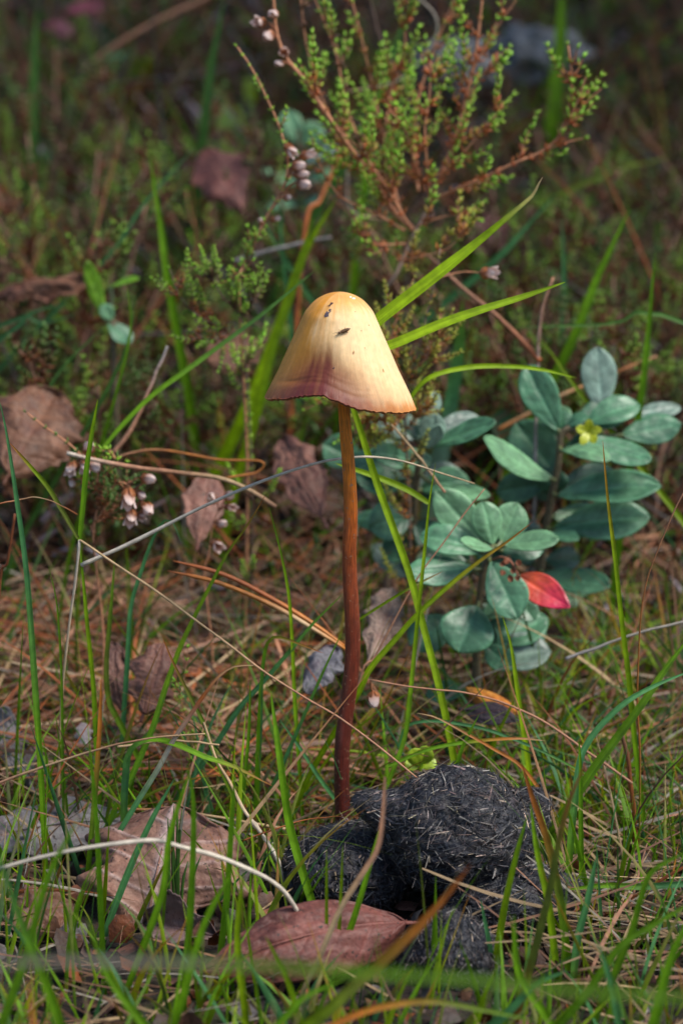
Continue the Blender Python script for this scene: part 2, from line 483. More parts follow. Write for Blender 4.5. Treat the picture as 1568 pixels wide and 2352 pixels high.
rad = np.interp(sv, [760, 950, 1100, 1250, 1400, 1600, 1800, 1950], [13, 13.5, 15, 16.5, 17.5, 18, 18, 19]) * cm(1, P(790, 1300, 0))
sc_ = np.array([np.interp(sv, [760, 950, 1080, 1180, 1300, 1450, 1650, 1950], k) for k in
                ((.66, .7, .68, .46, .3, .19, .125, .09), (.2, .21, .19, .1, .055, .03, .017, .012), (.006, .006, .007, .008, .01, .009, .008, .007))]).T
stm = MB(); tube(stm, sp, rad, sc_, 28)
# slightly flattened / ridged stem
VV = stm.v[0]; n_ = 150
ang = np.tile(np.arange(28) * 2 * np.pi / 28, n_); ctr = np.repeat(sp, 28, 0)
rid = 1 + .05 * np.sin(ang * 3 + np.repeat(sv, 28) * .004) + .03 * fbm(np.stack([np.cos(ang) * 2, np.sin(ang) * 2, np.repeat(sv, 28) * .012], -1), 3, 4)
VV[:150 * 28] = ctr + (VV[:150 * 28] - ctr) * rid[:, None]
stm.w[0][:, 2] *= .35
Mo = P(787, 1890, 0)
mush = thing('mushroom', Mo, 'mushroom with cream bell cap, purple bruised rim and long rust-brown stem', 'mushroom')
cap_o = part('cap', capm, M_CAP, mush, Mo)
part('stem', stm, M_STEM, mush, Mo)
gl = MB()
for k in range(90):
    a = -math.pi + (k + .5) * 2 * math.pi / 90
    tt = np.linspace(.15, .985, 14)
    o_ = cap_surface(np.full(14, a), tt, 1.0)
    axis = CAPAX + np.array([0, 0, -1.0]) * 0
    inw = (np.stack([CAPAX[0] - o_[:, 0], CAPAX[1] - o_[:, 1], np.zeros(14)], -1))
    dpt = .34 * np.sin(np.pi * np.clip((tt - .1) / .93, 0, 1)) ** .6
    i_ = o_ + nrm(inw) * dpt[:, None]
    tn = np.array((-math.sin(a), math.cos(a), 0)) * .006
    V = np.stack([o_ - tn, i_ - tn, i_ + tn, o_ + tn], 1).reshape(-1, 3)
    q = np.arange(13)[:, None] * 4; j = np.arange(4)[None]
    gl.add(V, np.stack([q + j, q + (j + 1) % 4, q + 4 + (j + 1) % 4, q + 4 + j], -1).reshape(-1, 4), np.array((.13, .05, .03)))
props(part('gills', gl, M_GILL, mush, Mo), kind='stuff')

def project(p):
    d = np.asarray(p) - CAM; z = d @ FWD
    return np.stack([784 + K * d[..., 0] / z, 1176 - K * (d @ UPV) / z], -1)
capuv = project(Vo.reshape(-1, 3)); frontm = (np.sin(H2.reshape(-1)) < 0)
def on_cap(u, v):
    d = np.hypot(capuv[:, 0] - u, capuv[:, 1] - v) + np.where(frontm, 0, 1e4)
    k = int(np.argmin(d)); i, j = divmod(k, NH)
    a = Vo[min(i + 1, NT - 1), j] - Vo[i - 1, j]; b = Vo[i, (j + 1) % NH] - Vo[i, j - 1]
    n = np.cross(a, b); n = n / np.linalg.norm(n)
    if n[1] > 0: n = -n
    return Vo[i, j], n, nrm(a)
# two flakes of dirt stuck to the cap, and small pits
for (uu, vv, L, W_, rot, c) in ((759, 699, 22, 9, 1.15, (.05, .02, .015)), (751, 722, 26, 15, 1.1, (.075, .055, .07)), (757, 713, 10, 8, .9, (.07, .05, .06)),
                                (805, 682, 11, 6, .3, (.85, .82, .75)), (812, 686, 13, 8, .1, (.9, .87, .8)),
                                (846, 747, 5, 3, 1, (.2, .09, .03)), (815, 715, 3, 3, 0, (.12, .05, .02)), (829, 760, 4, 3, 0, (.2, .1, .04)),
                                (879, 850, 12, 5, 1.5, (.45, .22, .06)), (837, 800, 4, 3, 1, (.3, .16, .06)), (883, 775, 9, 3, 1.2, (.18, .07, .03)), (766, 845, 7, 5, 1, (.05, .02, .03)), (811, 809, 12, 6, 1.3, (.4, .2, .08))):
    o_, n, tg = on_cap(uu, vv)
    bx = np.cross(n, tg)
    a = tg * math.sin(rot) - bx * math.cos(rot); b = np.cross(n, a)
    fm = MB()
    V = []
    for q in range(9):
        an = q / 9 * 2 * math.pi
        rr = .75 + .35 * math.sin(q * 2.7 + uu)
        V.append(o_ + PXC * .5 * (a * L * math.cos(an) * rr + b * W_ * math.sin(an) * rr) + n * .004)
    V.append(o_ + n * .016)
    fm.add(np.array(V), np.array([(9, q, (q + 1) % 9) for q in range(9)]), np.array(c))
    part('fleck', fm, M_BARK, cap_o, Mo)
# insect on the cap
o_, n, tg = on_cap(788, 762)
bx = nrm(np.cross(n, tg))
if bx[0] < 0: bx = -bx
ax = nrm(bx * .93 - tg * .36 * np.sign(tg[2]) * -1) if tg[2] > 0 else nrm(bx * .93 - tg * .36)
sdv = nrm(np.cross(n, ax))
bugo = o_
bug = thing('insect', bugo, 'tiny brown slender insect resting on the cream mushroom cap', 'insect')
bm_ = MB()
xs = np.linspace(-.115, .135, 26)
prof = np.interp(xs, [-.115, -.1, -.08, -.07, -.03, 0, .05, .09, .11, .135], [.006, .024, .026, .02, .032, .036, .036, .03, .02, .004]) * (1 + .1 * np.cos(xs * 240))
tube(bm_, o_ + n * .028 + xs[:, None] * ax + (n * .03)[None] * ((xs / .15) ** 2)[:, None], prof, np.array([(.13, .06, .018) if math.cos(x * 240) > -.2 else (.05, .024, .01) for x in xs]), 10)
part('body', bm_, M_BUG, bug, bugo)
for sgn in (-1, 1):
    for k, x0 in enumerate((-.05, -.01, .04)):
        lg = MB()
        b0 = o_ + ax * x0 + n * .02
        tube(lg, spline([b0, b0 + sdv * sgn * .035 + n * .012, b0 + sdv * sgn * .06 + ax * (k - 1) * .025 + n * .001], 6), .0035, (.1, .05, .02), 4)
        part('leg', lg, M_BUG, bug, bugo)
    an = MB(); b0 = o_ - ax * .11 + n * .028
    tube(an, spline([b0, b0 - ax * .05 + sdv * sgn * .025 + n * .01, b0 - ax * .105 + sdv * sgn * .03 - n * .005], 8), np.linspace(.0045, .002, 8), (.08, .04, .02), 4)
    part('antenna', an, M_BUG, bug, bugo)

# ================================================================== DUNG
bmi = bmesh.new(); bmesh.ops.create_icosphere(bmi, subdivisions=6, radius=1)
ICO_V = np.array([v.co[:] for v in bmi.verts]); ICO_F = np.array([[v.index for v in f.verts] for f in bmi.faces]); bmi.free()
bmi = bmesh.new(); bmesh.ops.create_icosphere(bmi, subdivisions=4, radius=1)
ICO4_V = np.array([v.co[:] for v in bmi.verts]); ICO4_F = np.array([[v.index for v in f.verts] for f in bmi.faces]); bmi.free()

def dung(label, ctr, rad, nf, bumps=(), seed=0, flen=(.1, .6), hi=False, hair=.12, flow=(1, .2, .3)):
    d0 = ICO_V if hi else ICO4_V; F = ICO_F if hi else ICO4_F
    rad = np.asarray(rad, float)
    r = 1 + .10 * fbm(d0 * 1.5 + seed, 3, seed) + .09 * fbm(d0 * 6 + seed, 3, seed + 3) + .035 * fbm(d0 * 22, 3, seed + 5) - .06 * np.exp(-(fbm(d0 * 3.1 + seed, 3, seed + 1) / .035) ** 2)
    for (bd, amp, wid) in bumps:
        c = np.clip(d0 @ nrm(bd), -1, 1)
        r = r + amp * np.exp(-(np.arccos(c) / wid) ** 2)
    V = ctr + d0 * rad * r[:, None]
    base = Mo * 0 + np.array((ctr[0], ctr[1], ctr[2] - rad[2]))
    t = thing('dung_pellet', base, label, 'dung', 'dung pellets heaped at the mushroom foot')
    m = MB()
    dk = fbm(d0 * 5 + seed, 4, seed + 8)[:, None]
    m.add(V, F, np.clip(np.array((.0095, .011, .018)) * (1 + .9 * dk) + np.array((.012, .006, 0)) * np.clip((dk - .08) * 8, 0, 1), .003, 1))
    part('pellet', m, M_DUNG, t, base)
    # straw fibres lying in the surface
    tri = V[F]; nn = np.cross(tri[:, 1] - tri[:, 0], tri[:, 2] - tri[:, 0]); ar = np.linalg.norm(nn, axis=1); nn = nrm(nn)
    vis = ar * np.where(nn[:, 1] - .4 * nn[:, 2] < .45, 1, .25)
    k = rng.choice(len(F), nf, p=vis / vis.sum())
    bc = rng.dirichlet((1, 1, 1), nf)
    o = (tri[k] * bc[..., None]).sum(1); n = nn[k]
    rv = rng.normal(size=(nf, 3)) * .75 + np.asarray(flow) * np.where(rng.random((nf, 1)) < .5, 1, -1)
    lift = np.where(rng.random(nf) < hair, rng.random(nf) * .9, rng.random(nf) * .10 - .03)
    X_ = nrm(rv - n * (rv * n).sum(1, keepdims=True))
    X_ = nrm(X_ + n * lift[:, None])
    Y_ = nrm(np.cross(n, X_)); Z_ = np.cross(X_, Y_)
    L = flen[0] + (flen[1] - flen[0]) * rng.random(nf) ** 2.6
    wd = (.008 + .034 * rng.random(nf) ** 3) * (.8 + L)
    L = L * (.7 + .6 * (wd < .015))
    pick = rng.random(nf)
    cc = np.where(pick[:, None] < .72, vary((.016, .0155, .019), nf, .5), np.where(pick[:, None] < .91, vary((.06, .047, .045), nf, .4), np.where(pick[:, None] < .982, vary((.2, .15, .12), nf, .3), vary((.4, .31, .22), nf))))
    fm = MB()
    inst(fm, FIB_V, FIB_F, o - X_ * L[:, None] * .4 + n * .006, X_ * L[:, None], Y_ * wd[:, None], Z_ * (wd * .5)[:, None], cc)
    props(part('straw_fibres', fm, M_FIBRE, t, base, smooth=False), kind='stuff')
    return t
dung('large round dark dung pellet with pointed fibrous end against the mushroom stem', P(1045, 1918, -1.7), (1.42, 1.3, 1.13), 5200,
     [((-1, -.1, .52), .58, .24), ((.1, -.1, 1), .2, .75), ((.95, 0, -.2), .1, .4)], 2, hi=True, hair=.1)
dung('rounded dark dung pellet from which the mushroom stem grows', P(800, 1995, -1.3), (1.28, 1.15, .85), 3800, [((-1, -.2, .5), .1, .4), ((.3, .3, 1), .06, .5)], 5, hi=True, hair=.2, flow=(.3, .2, 1))
dung('flattened dung pellet under the large round pellet on its leafy side', P(1160, 2060, -2.2), (1.3, 1.0, .75), 3000, [((1, 0, .3), .2, .4)], 9, hi=True, hair=.2)
dung('small rough dung lump wedged behind the large round pellet', P(1205, 1870, -.4), (.48, .5, .55), 900, [((1, 0, .6), .2, .5)], 12)
dung('broken upright dung pellet with pale frayed straw in front of the heap', P(1030, 2225, -4.6), (.95, .8, 1.0), 2400, [((0, 0, 1), .2, .4), ((-.6, 0, -.4), .2, .6)], 15, hi=True, hair=.3, flow=(.1, .1, 1))
dung('low dung crumb half buried beside the broken upright pellet', P(905, 2330, -4.9), (.85, .7, .6), 900, [], 19)

# ================================================================== LEAVES
def broad(mb, base, tip, width, nhint, shape='ell', c0=(.05, .12, .05), cv=None, fold=.25, curl=.25, bow=.08, lobes=0, ldep=0, nt_=22, ns=12, crumple=0.0, veins=5, vdep=.012, seed=0, tipc=None, roll=0.0):
    base = np.asarray(base, float); tip = np.asarray(tip, float)
    L = np.linalg.norm(tip - base); T = (tip - base) / L
    Nn = np.asarray(nhint, float); Nn = Nn - T * np.dot(Nn, T); Nn = Nn / np.linalg.norm(Nn)
    Sd = np.cross(Nn, T)
    t = np.linspace(0, 1, nt_)[:, None] * np.ones((1, ns)); s = np.ones((nt_, 1)) * np.linspace(-1, 1, ns)[None]
    if shape == 'ell':
        wv = (np.sin(np.pi * np.clip(t, 0, 1) ** 1.15) ** .62) * (1 - .12 * np.cos(t * 3))
    elif shape == 'oak':
        wv = np.sin(np.pi * t ** 1.25) ** .55 * (1 + ldep * np.cos(2 * np.pi * lobes * (t + .04 * np.sign(s))) * (np.sin(np.pi * t) ** .5)) * (1 + .22 * fbm(np.stack([t * 11 + seed, np.sign(s) * 3, t * 0], -1), 3, 6))
    else:
        wv = np.sin(np.pi * t ** .85) ** .8
    wv = np.maximum(wv, .012)
    W_ = width / 2
    vt = t * veins - np.abs(s) * .9
    vn = np.exp(-((vt - np.round(vt)) / .06) ** 2) * (np.abs(s) > .06) * (np.abs(s) < .95)
    mid = np.exp(-(s / .07) ** 2)
    cr = 1.35 * crumple * (fbm(np.stack([t * 3.1 + seed, s * 1.6, t * 0 + seed], -1), 4, seed % 7))
    z = W_ * (fold * np.abs(s) * wv - curl * s * s * wv) + bow * L * 4 * t * (1 - t) + cr * L * (.25 + .75 * np.abs(s)) - vdep * L * .4 * (vn + mid * 1.4) + roll * W_ * s * t
    V = base + T * (L * t)[..., None] + Sd * (W_ * wv * s)[..., None] + Nn * z[..., None]
    c0 = np.asarray(c0); cv = c0 * 1.5 if cv is None else np.asarray(cv)
    k = np.clip(.5 * vn + .8 * mid, 0, 1)[..., None]
    nz_ = fbm(np.stack([t * 5 + seed, s * 3, t * 0 + 2], -1), 3, seed % 5)[..., None]
    Cc = (c0 * (1 - k) + cv * k) * (1 + .35 * nz_)
    if shape == 'ell': Cc = Cc * (1 + .5 * np.clip((np.abs(s) - .82) / .18, 0, 1))[..., None]  # rim highlight painted in as a lighter leaf edge
    if tipc is not None:
        g = np.clip(t * 1.3 + .35 * nz_[..., 0] - .2, 0, 1)[..., None]
        Cc = Cc * (1 - g) + np.asarray(tipc) * (1 + .3 * nz_) * g
    i = np.arange(nt_ - 1)[:, None] * ns; j = np.arange(ns - 1)[None]
    mb.add(V.reshape(-1, 3), np.stack([i + j, i + j + 1, i + ns + j + 1, i + ns + j], -1).reshape(-1, 4), np.clip(Cc, .004, 1).reshape(-1, 3), np.stack([s, t, t * 0], -1).reshape(-1, 3))

def thick(o, th=.02):
    m = o.modifiers.new('thickness', 'SOLIDIFY'); m.thickness = th * S; m.offset = 0
    return o

# ---- lingonberry plants
LG = np.array((.06, .17, .085)); LGD = np.array((.036, .11, .055)); LGL = np.array((.125, .27, .13)); LGP = np.array((.2, .31, .24))
def berry_plant(label, stem, y, leaves, group='lingonberry plants on the bank', extra=None, dense=0):
    pts = [P(u, v, y + dy) for (u, v, dy) in stem]
    r = pts[0].copy(); r[2] = Gs(r[0], r[1]) - .3
    pts = [r] + pts
    t = thing('lingonberry_plant', r, label, 'plant', group)
    m = MB(); q = spline(pts, 40)
    tube(m, q, np.linspace(.13, .07, 40), np.array((.11, .085, .045)), 8)
    part('stem', m, M_BARK, t, r)
    for n, (bu, bv, tu, tv, wpx, col, dyb, dyt, *rest) in enumerate(leaves):
        nh = rest[0] if rest and rest[0] is not None else (random.uniform(-.35, .35), -.75, .75)
        b = P(bu, bv, y + dyb); e = P(tu, tv, y + dyt)
        lm = MB()
        tipc = rest[1] if len(rest) > 1 else None
        broad(lm, b, e, cm(wpx * 1.12, (b + e) / 2), nh, 'ell' if len(rest) < 2 else 'plain', col, cv=np.asarray(col) * 1.7 + .01, fold=random.uniform(.2, .5) if len(rest) < 2 else .15, curl=random.uniform(.1, .35) if len(rest) < 2 else .0, bow=random.uniform(-.06, .1) if len(rest) < 2 else -.04, veins=5, vdep=.02, seed=n * 3 + int(bu), nt_=36, ns=22, crumple=.035, tipc=tipc)
        # petiole to the nearest point of the stem
        d = np.linalg.norm(q - b, axis=1); a = q[int(np.argmin(d))]
        if 0.05 < d.min():
            tube(lm, spline([a, (a + b) / 2 - np.array((0, 0, .06)), b + (e - b) * .03], 6), .035, np.array((.12, .14, .05)), 5)
        o = thick(part('leaf', lm, M_GLOSS, t, r), .028)
        if tipc is not None: o['label'] = 'bright red and orange autumn leaf'
    for n in range(dense):
        q0 = q[random.randrange(8, 39)]
        a = random.uniform(-.2, math.pi + .2); ln = random.uniform(1.1, 1.8)
        b = q0 + np.array((math.cos(a) * .15, .25, .0)); e = q0 + np.array((math.cos(a) * ln, random.uniform(.2, 1.2), math.sin(a) * ln * .55 + random.uniform(-.3, .2)))
        lm = MB(); c = random.choice((LG, LGD, LGD, LGP * .6, LGL * .8)) * random.uniform(.8, 1.15)
        broad(lm, b, e, ln * random.uniform(.42, .58), (random.uniform(-.4, .4), -.8, random.uniform(.3, .9)), 'ell', c, cv=c * 1.7 + .01, fold=random.uniform(.2, .5), curl=random.uniform(.1, .35), bow=random.uniform(-.06, .1), vdep=.02, seed=n * 5 + 3, nt_=28, ns=16, crumple=.035)
        tube(lm, spline([q0, (q0 + b) / 2, b + (e - b) * .03], 5), .03, np.array((.12, .14, .05)), 5)
        thick(part('leaf', lm, M_GLOSS, t, r), .028)
    if extra: extra(t, r)
    return t
U = (0, -.45, .9); F_ = (0, -.95, .3)
def bud(t, r):
    c = P(1350, 992, 7.2)
    for k in range(5):
        a = k * 1.26 + .3
        m = MB(); e = c + np.array((math.cos(a) * .3, -.08 - .1 * math.sin(a * 2), math.sin(a) * .32))
        broad(m, c + np.array((0, .02, 0)), e, .2, (0, -1, .3), 'ell', (.38, .42, .015), fold=.3, curl=.2, bow=.1, seed=k)
        part('bud_leaf', m, M_GLOSS, t, r)
berry_plant('tall lingonberry plant with a small yellow-green bud at its top',
    [(1228, 1400, .6), (1240, 1300, .4), (1258, 1178, .2), (1280, 1074, 0), (1292, 990, 0), (1340, 992, 0)], 8.2,
    [(1283, 989, 1207, 840, 74, LG, 0, .6, (-.3, -.9, .5)), (1380, 945, 1370, 798, 74, LGP * .7, .6, 1.0, (.1, -1, .1)), (1267, 1101, 1110, 1005, 66, LGL, -.2, -1.0, (.2, -.6, .85)),
     (1278, 1092, 1185, 972, 98, LGD * 1.3, .8, 1.4, (-.1, -1, .2)), (1334, 1002, 1494, 1058, 68, LG, -.3, -.8, (.1, -.6, .8)), (1289, 1034, 1399, 1056, 46, LGL, -.4, -1.2, (0, -.5, .9)),
     (1340, 975, 1468, 930, 62, LG, .2, .5, (.1, -.7, .7)), (1425, 1000, 1562, 972, 66, LGD * 1.4, .6, .8, (.1, -.8, .6)), (1440, 955, 1562, 935, 46, LGP * .6, 1.0, 1.4, (0, -.5, .9)),
     (1280, 1138, 1517, 1118, 80, LG, -.2, -.5, (0, -.7, .75)), (1272, 1212, 1490, 1186, 84, LG * .9, 0, -.2, (0, -.85, .5)), (1244, 1318, 1400, 1345, 68, LGD, 0, -.6, (0, -.6, .8)),
     (1258, 1110, 1140, 1130, 66, LGD, .6, 1.0, (0, -.8, .4)), (1262, 1223, 1328, 1240, 34, LG, -.3, -.7, (0, -.5, .9)), (1262, 1150, 1190, 1060, 70, LGD * .9, 1.0, 1.2, (0, -1, .2)), (1246, 1290, 1330, 1290, 60, LGD * .8, .8, 1.2, (0, -.8, .4)),
     (1300, 985, 1350, 955, 34, LG, .1, .0, U)], extra=bud, dense=14)
def dried(t, r):
    for k, (u, v) in enumerate(((1150, 1292), (1165, 1283), (1186, 1287), (1155, 1310), (1176, 1305), (1186, 1322), (1168, 1320))):
        m = MB(); a = P(u, v, 4.6); b = P(u + random.uniform(-10, 10), v + random.uniform(8, 18), 4.5)
        broad(m, a, b, .13, (0, -1, .2), 'ell', (.2, .065, .03), fold=.9, curl=-.2, crumple=.1, seed=k, nt_=10, ns=7)
        part('dried_flower', m, M_PETAL, t, r)
    m = MB(); tube(m, spline([P(1131, 1285, 5.2), P(1150, 1280, 4.8), P(1172, 1290, 4.6), P(1190, 1325, 4.5)], 14), .03, np.array((.2, .07, .035)), 5)
    part('flower_stalk', m, M_BARK, t, r)
berry_plant('low lingonberry plant carrying one bright red leaf',
    [(1095, 1450, .2), (1100, 1380, .1), (1110, 1310, 0), (1131, 1252, 0)], 5.4,
    [(1113, 1250, 1000, 1126, 78, LGL * .9, .2, .6, (-.2, -.9, .5)), (1131, 1250, 1107, 1152, 62, LGL, 0, .2, (0, -.95, .5)), (1150, 1246, 1188, 1156, 70, LGL * .9, .2, .5, (.2, -.9, .45)),
     (1158, 1252, 1282, 1238, 58, LGL * .8, -.1, -.4, (0, -.55, .85)), (1131, 1259, 1057, 1244, 42, LGL, -.2, -.7, (0, -.5, .9)), (1127, 1291, 1188, 1420, 88, LG, -.4, -.9, (.1, -.9, .5)),
     (1086, 1304, 933, 1315, 68, LG, -.1, -.5, (0, -.7, .7)), (1190, 1322, 1308, 1394, 66, np.array((.55, .07, .012)), -.3, -.9, (.05, -.9, .45), np.array((.5, .01, .06))), (1095, 1392, 1052, 1498, 112, LG * .85, -.2, -.9, (0, -.85, .55)),
     (1040, 1420, 940, 1482, 84, LGD, .3, .0, (-.1, -.8, .6)), (1113, 1480, 1178, 1536, 58, LGD, 0, -.6, (0, -.7, .7)), (1190, 1375, 1226, 1425, 46, LG * .8, .4, .2, (.1, -.8, .6)),
     (1077, 1291, 980, 1210, 74, LGD * 1.2, .8, 1.2, (0, -.9, .3)), (1170, 1265, 1232, 1278, 26, LG, .3, .1, U), (1090, 1440, 1140, 1395, 50, LGD * .8, .8, 1.0, (0, -.8, .4))], extra=dried, dense=9)
berry_plant('slender lingonberry plant close behind the mushroom stem',
    [(946, 1290, .4), (951, 1150, .2), (962, 1060, 0), (972, 1000, 0), (985, 950, .1)], 8.0,
    [(985, 1022, 1137, 968, 56, LG, -.2, -.8, (0, -.6, .8)), (983, 1029, 998, 950, 54, LGP * .8, -.3, -.4, (.1, -1, .2)), (969, 984, 1002, 900, 38, LGP * .7, .2, .4, (.2, -1, .2)), (960, 1061, 855, 1040, 66, LG, -.1, -.5, (0, -.75, .6)),
     (956, 1105, 815, 1090, 74, LGD * 1.2, .3, .5, (0, -.8, .5)), (830, 1060, 742, 1020, 72, LG, 1.2, 1.3, (0, -.95, .3)), (947, 1187, 848, 1212, 84, LGD * 1.1, .2, .0, (0, -.8, .5)), (1000, 1112, 1124, 1140, 44, LGL, -.4, -1.0, (0, -.5, .85)),
     (955, 1120, 1060, 1085, 70, LGP * .55, .5, .8, (0, -.9, .4)), (950, 1200, 1020, 1260, 74, LGD, .3, .0, (0, -.7, .6)), (948, 1240, 880, 1280, 60, LGD, .4, .2, (0, -.7, .6)), (990, 1025, 1010, 975, 30, LGP, -.3, -.5, F_)], dense=12)
berry_plant('blurred lingonberry plant beneath the white heather buds',
    [(690, 480, 0), (690, 420, 0), (690, 360, 0), (685, 300, 0)], 24,
    [(690, 380, 775, 345, 60, LGP * .7, 0, -.6, U), (690, 470, 600, 480, 46, LGL, 0, -.5, U), (690, 470, 740, 455, 42, LG, 0, -.5, U), (688, 330, 655, 255, 46, LGL, 0, .2, F_), (690, 420, 600, 390, 52, LGL, 0, -.4, U), (690, 330, 740, 290, 48, LGL, 0, 0, F_), (690, 420, 770, 400, 48, LGL, 0, -.4, U)])
berry_plant('blurred lingonberry sprout among dark grass near the curled dead leaf',
    [(262, 800, 0), (260, 740, 0)], 13,
    [(260, 735, 235, 700, 30, LGL, 0, 0, F_), (250, 740, 300, 790, 46, LG, 0, -.3, U), (240, 735, 200, 600, 32, GREEN, 0, 0, F_), (255, 660, 320, 640, 22, GREEN, .3, 0, U)])

# ---- dead leaves
DL1 = np.array((.17, .075, .038)); DL2 = np.array((.36, .25, .18)); DL3 = np.array((.18, .06, .045)); DLG = np.array((.2, .19, .19)); DLP = np.array((.22, .1, .068))
def dead(label, b, e, wpx, nh, col, cv=None, shape='oak', lobes=3.5, ldep=.22, crumple=.09, curl=.3, fold=.1, bow=.08, veins=6, stalk=True, seed=None, roll=0.0, tipc=None, vd=.02):
    b = P(*b); e = P(*e)
    seed = int(abs(b[0] * 7 + b[2] * 13)) if seed is None else seed
    t = thing('dead_leaf', b, label, 'leaf', None)
    m = MB()
    broad(m, b, e, cm(wpx, (b + e) / 2), nh, shape, col, cv=(np.asarray(col) * 1.45 if cv is None else cv), fold=fold, curl=curl, bow=bow, lobes=lobes, ldep=ldep, nt_=100, ns=44, crumple=crumple, veins=veins, vdep=vd, seed=seed, roll=roll, tipc=tipc)
    thick(part('blade', m, M_DEAD, t, b), .022)
    mr_ = MB(); T = e - b; Nn = nrm(np.asarray(nh, float))
    tt = np.linspace(-.12 if stalk else 0, .8, 30)
    tube(mr_, b + T * tt[:, None] + Nn * ((bow * np.linalg.norm(T) * 4 * tt * (1 - tt))[:, None] + .0), np.linspace(.045, .012, 30), np.asarray(col) * 1.25, 6)
    part('midrib', mr_, M_DEAD, t, b)
    return t
dead('large crumpled brown oak leaf standing behind the dark needle-thin grass tuft', (330, 2175, -2.6), (400, 1848, -.6), 360, (-.1, -.8, .6), np.array((.26, .135, .09)), cv=np.array((.55, .43, .39)), crumple=.17, bow=.08, lobes=2.5, ldep=.14, curl=.3, vd=-.035)
dead('grey speckled dead leaf behind the large crumpled oak leaf', (300, 1885, 1.2), (-40, 1930, .4), 150, (0, -.55, .85), DLG, cv=DL2, crumple=.08, lobes=3, ldep=.12)
dead('reddish smooth dead leaf in front of the dung', (930, 2120, -4.2), (460, 2235, -5.6), 190, (.12, -.6, .8), DL3, cv=DL3 * 1.2, shape='plain', crumple=.07, bow=.12, curl=.7, fold=.3, lobes=0, ldep=0)
dead('curled purple-grey dead leaf below the needle-thin grass tuft', (500, 2150, -3.6), (330, 2125, -3.2), 110, (.1, -.7, .6), np.array((.17, .11, .10)), crumple=.16, curl=-.8, fold=.6, lobes=2)
dead('dark brown dead leaf under the bottom foreground grass', (330, 2330, -5.2), (560, 2270, -4.8), 170, (0, -.6, .8), DLP * .55, crumple=.1)
dead('brown dead leaf half hidden by foreground blades beside the large oak leaf', (10, 2120, -3.0), (170, 2080, -2.2), 150, (0, -.6, .8), DL1 * .8, crumple=.1)
dead('shrivelled pinkish-brown dead leaf upright among grass stems', (330, 1640, 3.2), (375, 1480, 4.2), 110, (.2, -.9, .3), DLP, crumple=.16, curl=.9, fold=.5, lobes=3, seed=4)
dead('narrow folded dead leaf beside the shrivelled pinkish-brown leaf', (285, 1640, 3.6), (262, 1475, 4.4), 60, (-.3, -.9, .3), DLP * .85, crumple=.14, curl=.9, fold=.6, seed=9)
dead('mottled pink dead leaf behind the dried heather bells', (455, 1245, 7.0), (480, 1090, 8.2), 95, (.1, -.9, .45), DLP * 1.1, cv=DLP * .75, crumple=.06, lobes=3, ldep=.1)
dead('pale pinkish dead leaf lying behind the mushroom stem on the needle mat', (740, 1190, 8.0), (650, 1010, 10.5), 110, (-.2, -.8, .5), DLP, crumple=.1, lobes=3, ldep=.15)
dead('broad brown dead leaf by the dark heather twig with pink bells', (20, 1090, 8.0), (130, 905, 10.0), 210, (.1, -.85, .5), DL1, crumple=.14, lobes=3, ldep=.15)
dead('flat curled brown dead leaf on the dark bank above the lingonberry sprout', (-20, 690, 15), (200, 645, 14), 75, (0, -.6, .8), DL1 * 1.35, crumple=.14, curl=.7, fold=.4)
dead('warm rust-brown dead leaf hanging under the white heather bell sprig', (555, 480, 22), (470, 345, 24), 120, (.15, -.95, .3), DL3 * .8, crumple=.06, lobes=3, ldep=.12, curl=.3)
dead('orange and black curled dead leaf below the lingonberry', (1190, 1640, 3.2), (1070, 1580, 4.0), 60, (.1, -.6, .8), np.array((.55, .17, .015)), tipc=np.array((.5, .22, .02)), shape='plain', crumple=.05, curl=1.2, fold=.3, stalk=False)
dead('dark purple dead leaf lying below the curled orange leaf', (1070, 1630, 3.6), (1190, 1655, 2.8), 62, (0, -.7, .7), np.array((.05, .035, .045)), shape='plain', crumple=.05)
dead('grey-white crumbled leaf fragment beside the mushroom stem', (700, 1590, 3.4), (775, 1490, 4.2), 80, (-.2, -.8, .5), np.array((.16, .155, .175)), crumple=.16, lobes=3, ldep=.15, stalk=False)
dead('lacy pale brown skeleton leaf behind the mushroom stem', (850, 1510, 4.2), (905, 1350, 6.2), 90, (.2, -.85, .4), np.array((.28, .2, .15)), cv=np.array((.5, .42, .35)), crumple=.14, lobes=4, ldep=.2, vd=.05, veins=9)
dead('grey dry leaf scrap lying deep under the grass stems', (70, 1800, 2.6), (-10, 1640, 4.5), 90, (.2, -.8, .5), DLG * .9, crumple=.2)
dead('small whitish leaf scrap on the litter', (200, 1720, 3.0), (188, 1660, 3.4), 34, (0, -.9, .4), np.array((.45, .38, .36)), crumple=.1, stalk=False)
dead('large tan dead leaf low behind the bruised side of the cap', (600, 790, 13), (480, 830, 12), 110, (0, -.8, .5), DL1 * 1.3, crumple=.1)
dead('reddish dead leaf at the foot of the large heather', (1180, 520, 26), (1060, 560, 24), 100, (0, -.8, .5), DL3 * .55, crumple=.08)
dead('brown dead leaf under right side grass by the rust stalk', (1500, 2110, -1.0), (1568, 2050, .5), 110, (0, -.7, .7), DL1 * .7, crumple=.12)
dead('rusty narrow dead leaf behind the flattened dung pellet', (1270, 2330, -4.2), (1200, 2190, -3.4), 80, (.2, -.8, .5), DL3 * .7, crumple=.12)
dead('purple-red blurred leaf high on the dark bank', (95, 60, 40), (180, 80, 40), 44, (0, -.9, .4), np.array((.2, .05, .08)), crumple=.06, stalk=False)
dead('magenta blurred leaf high on the dark bank beside a twig', (150, 30, 42), (240, 10, 42), 40, (0, -.9, .4), np.array((.3, .07, .1)), crumple=.06, stalk=False)

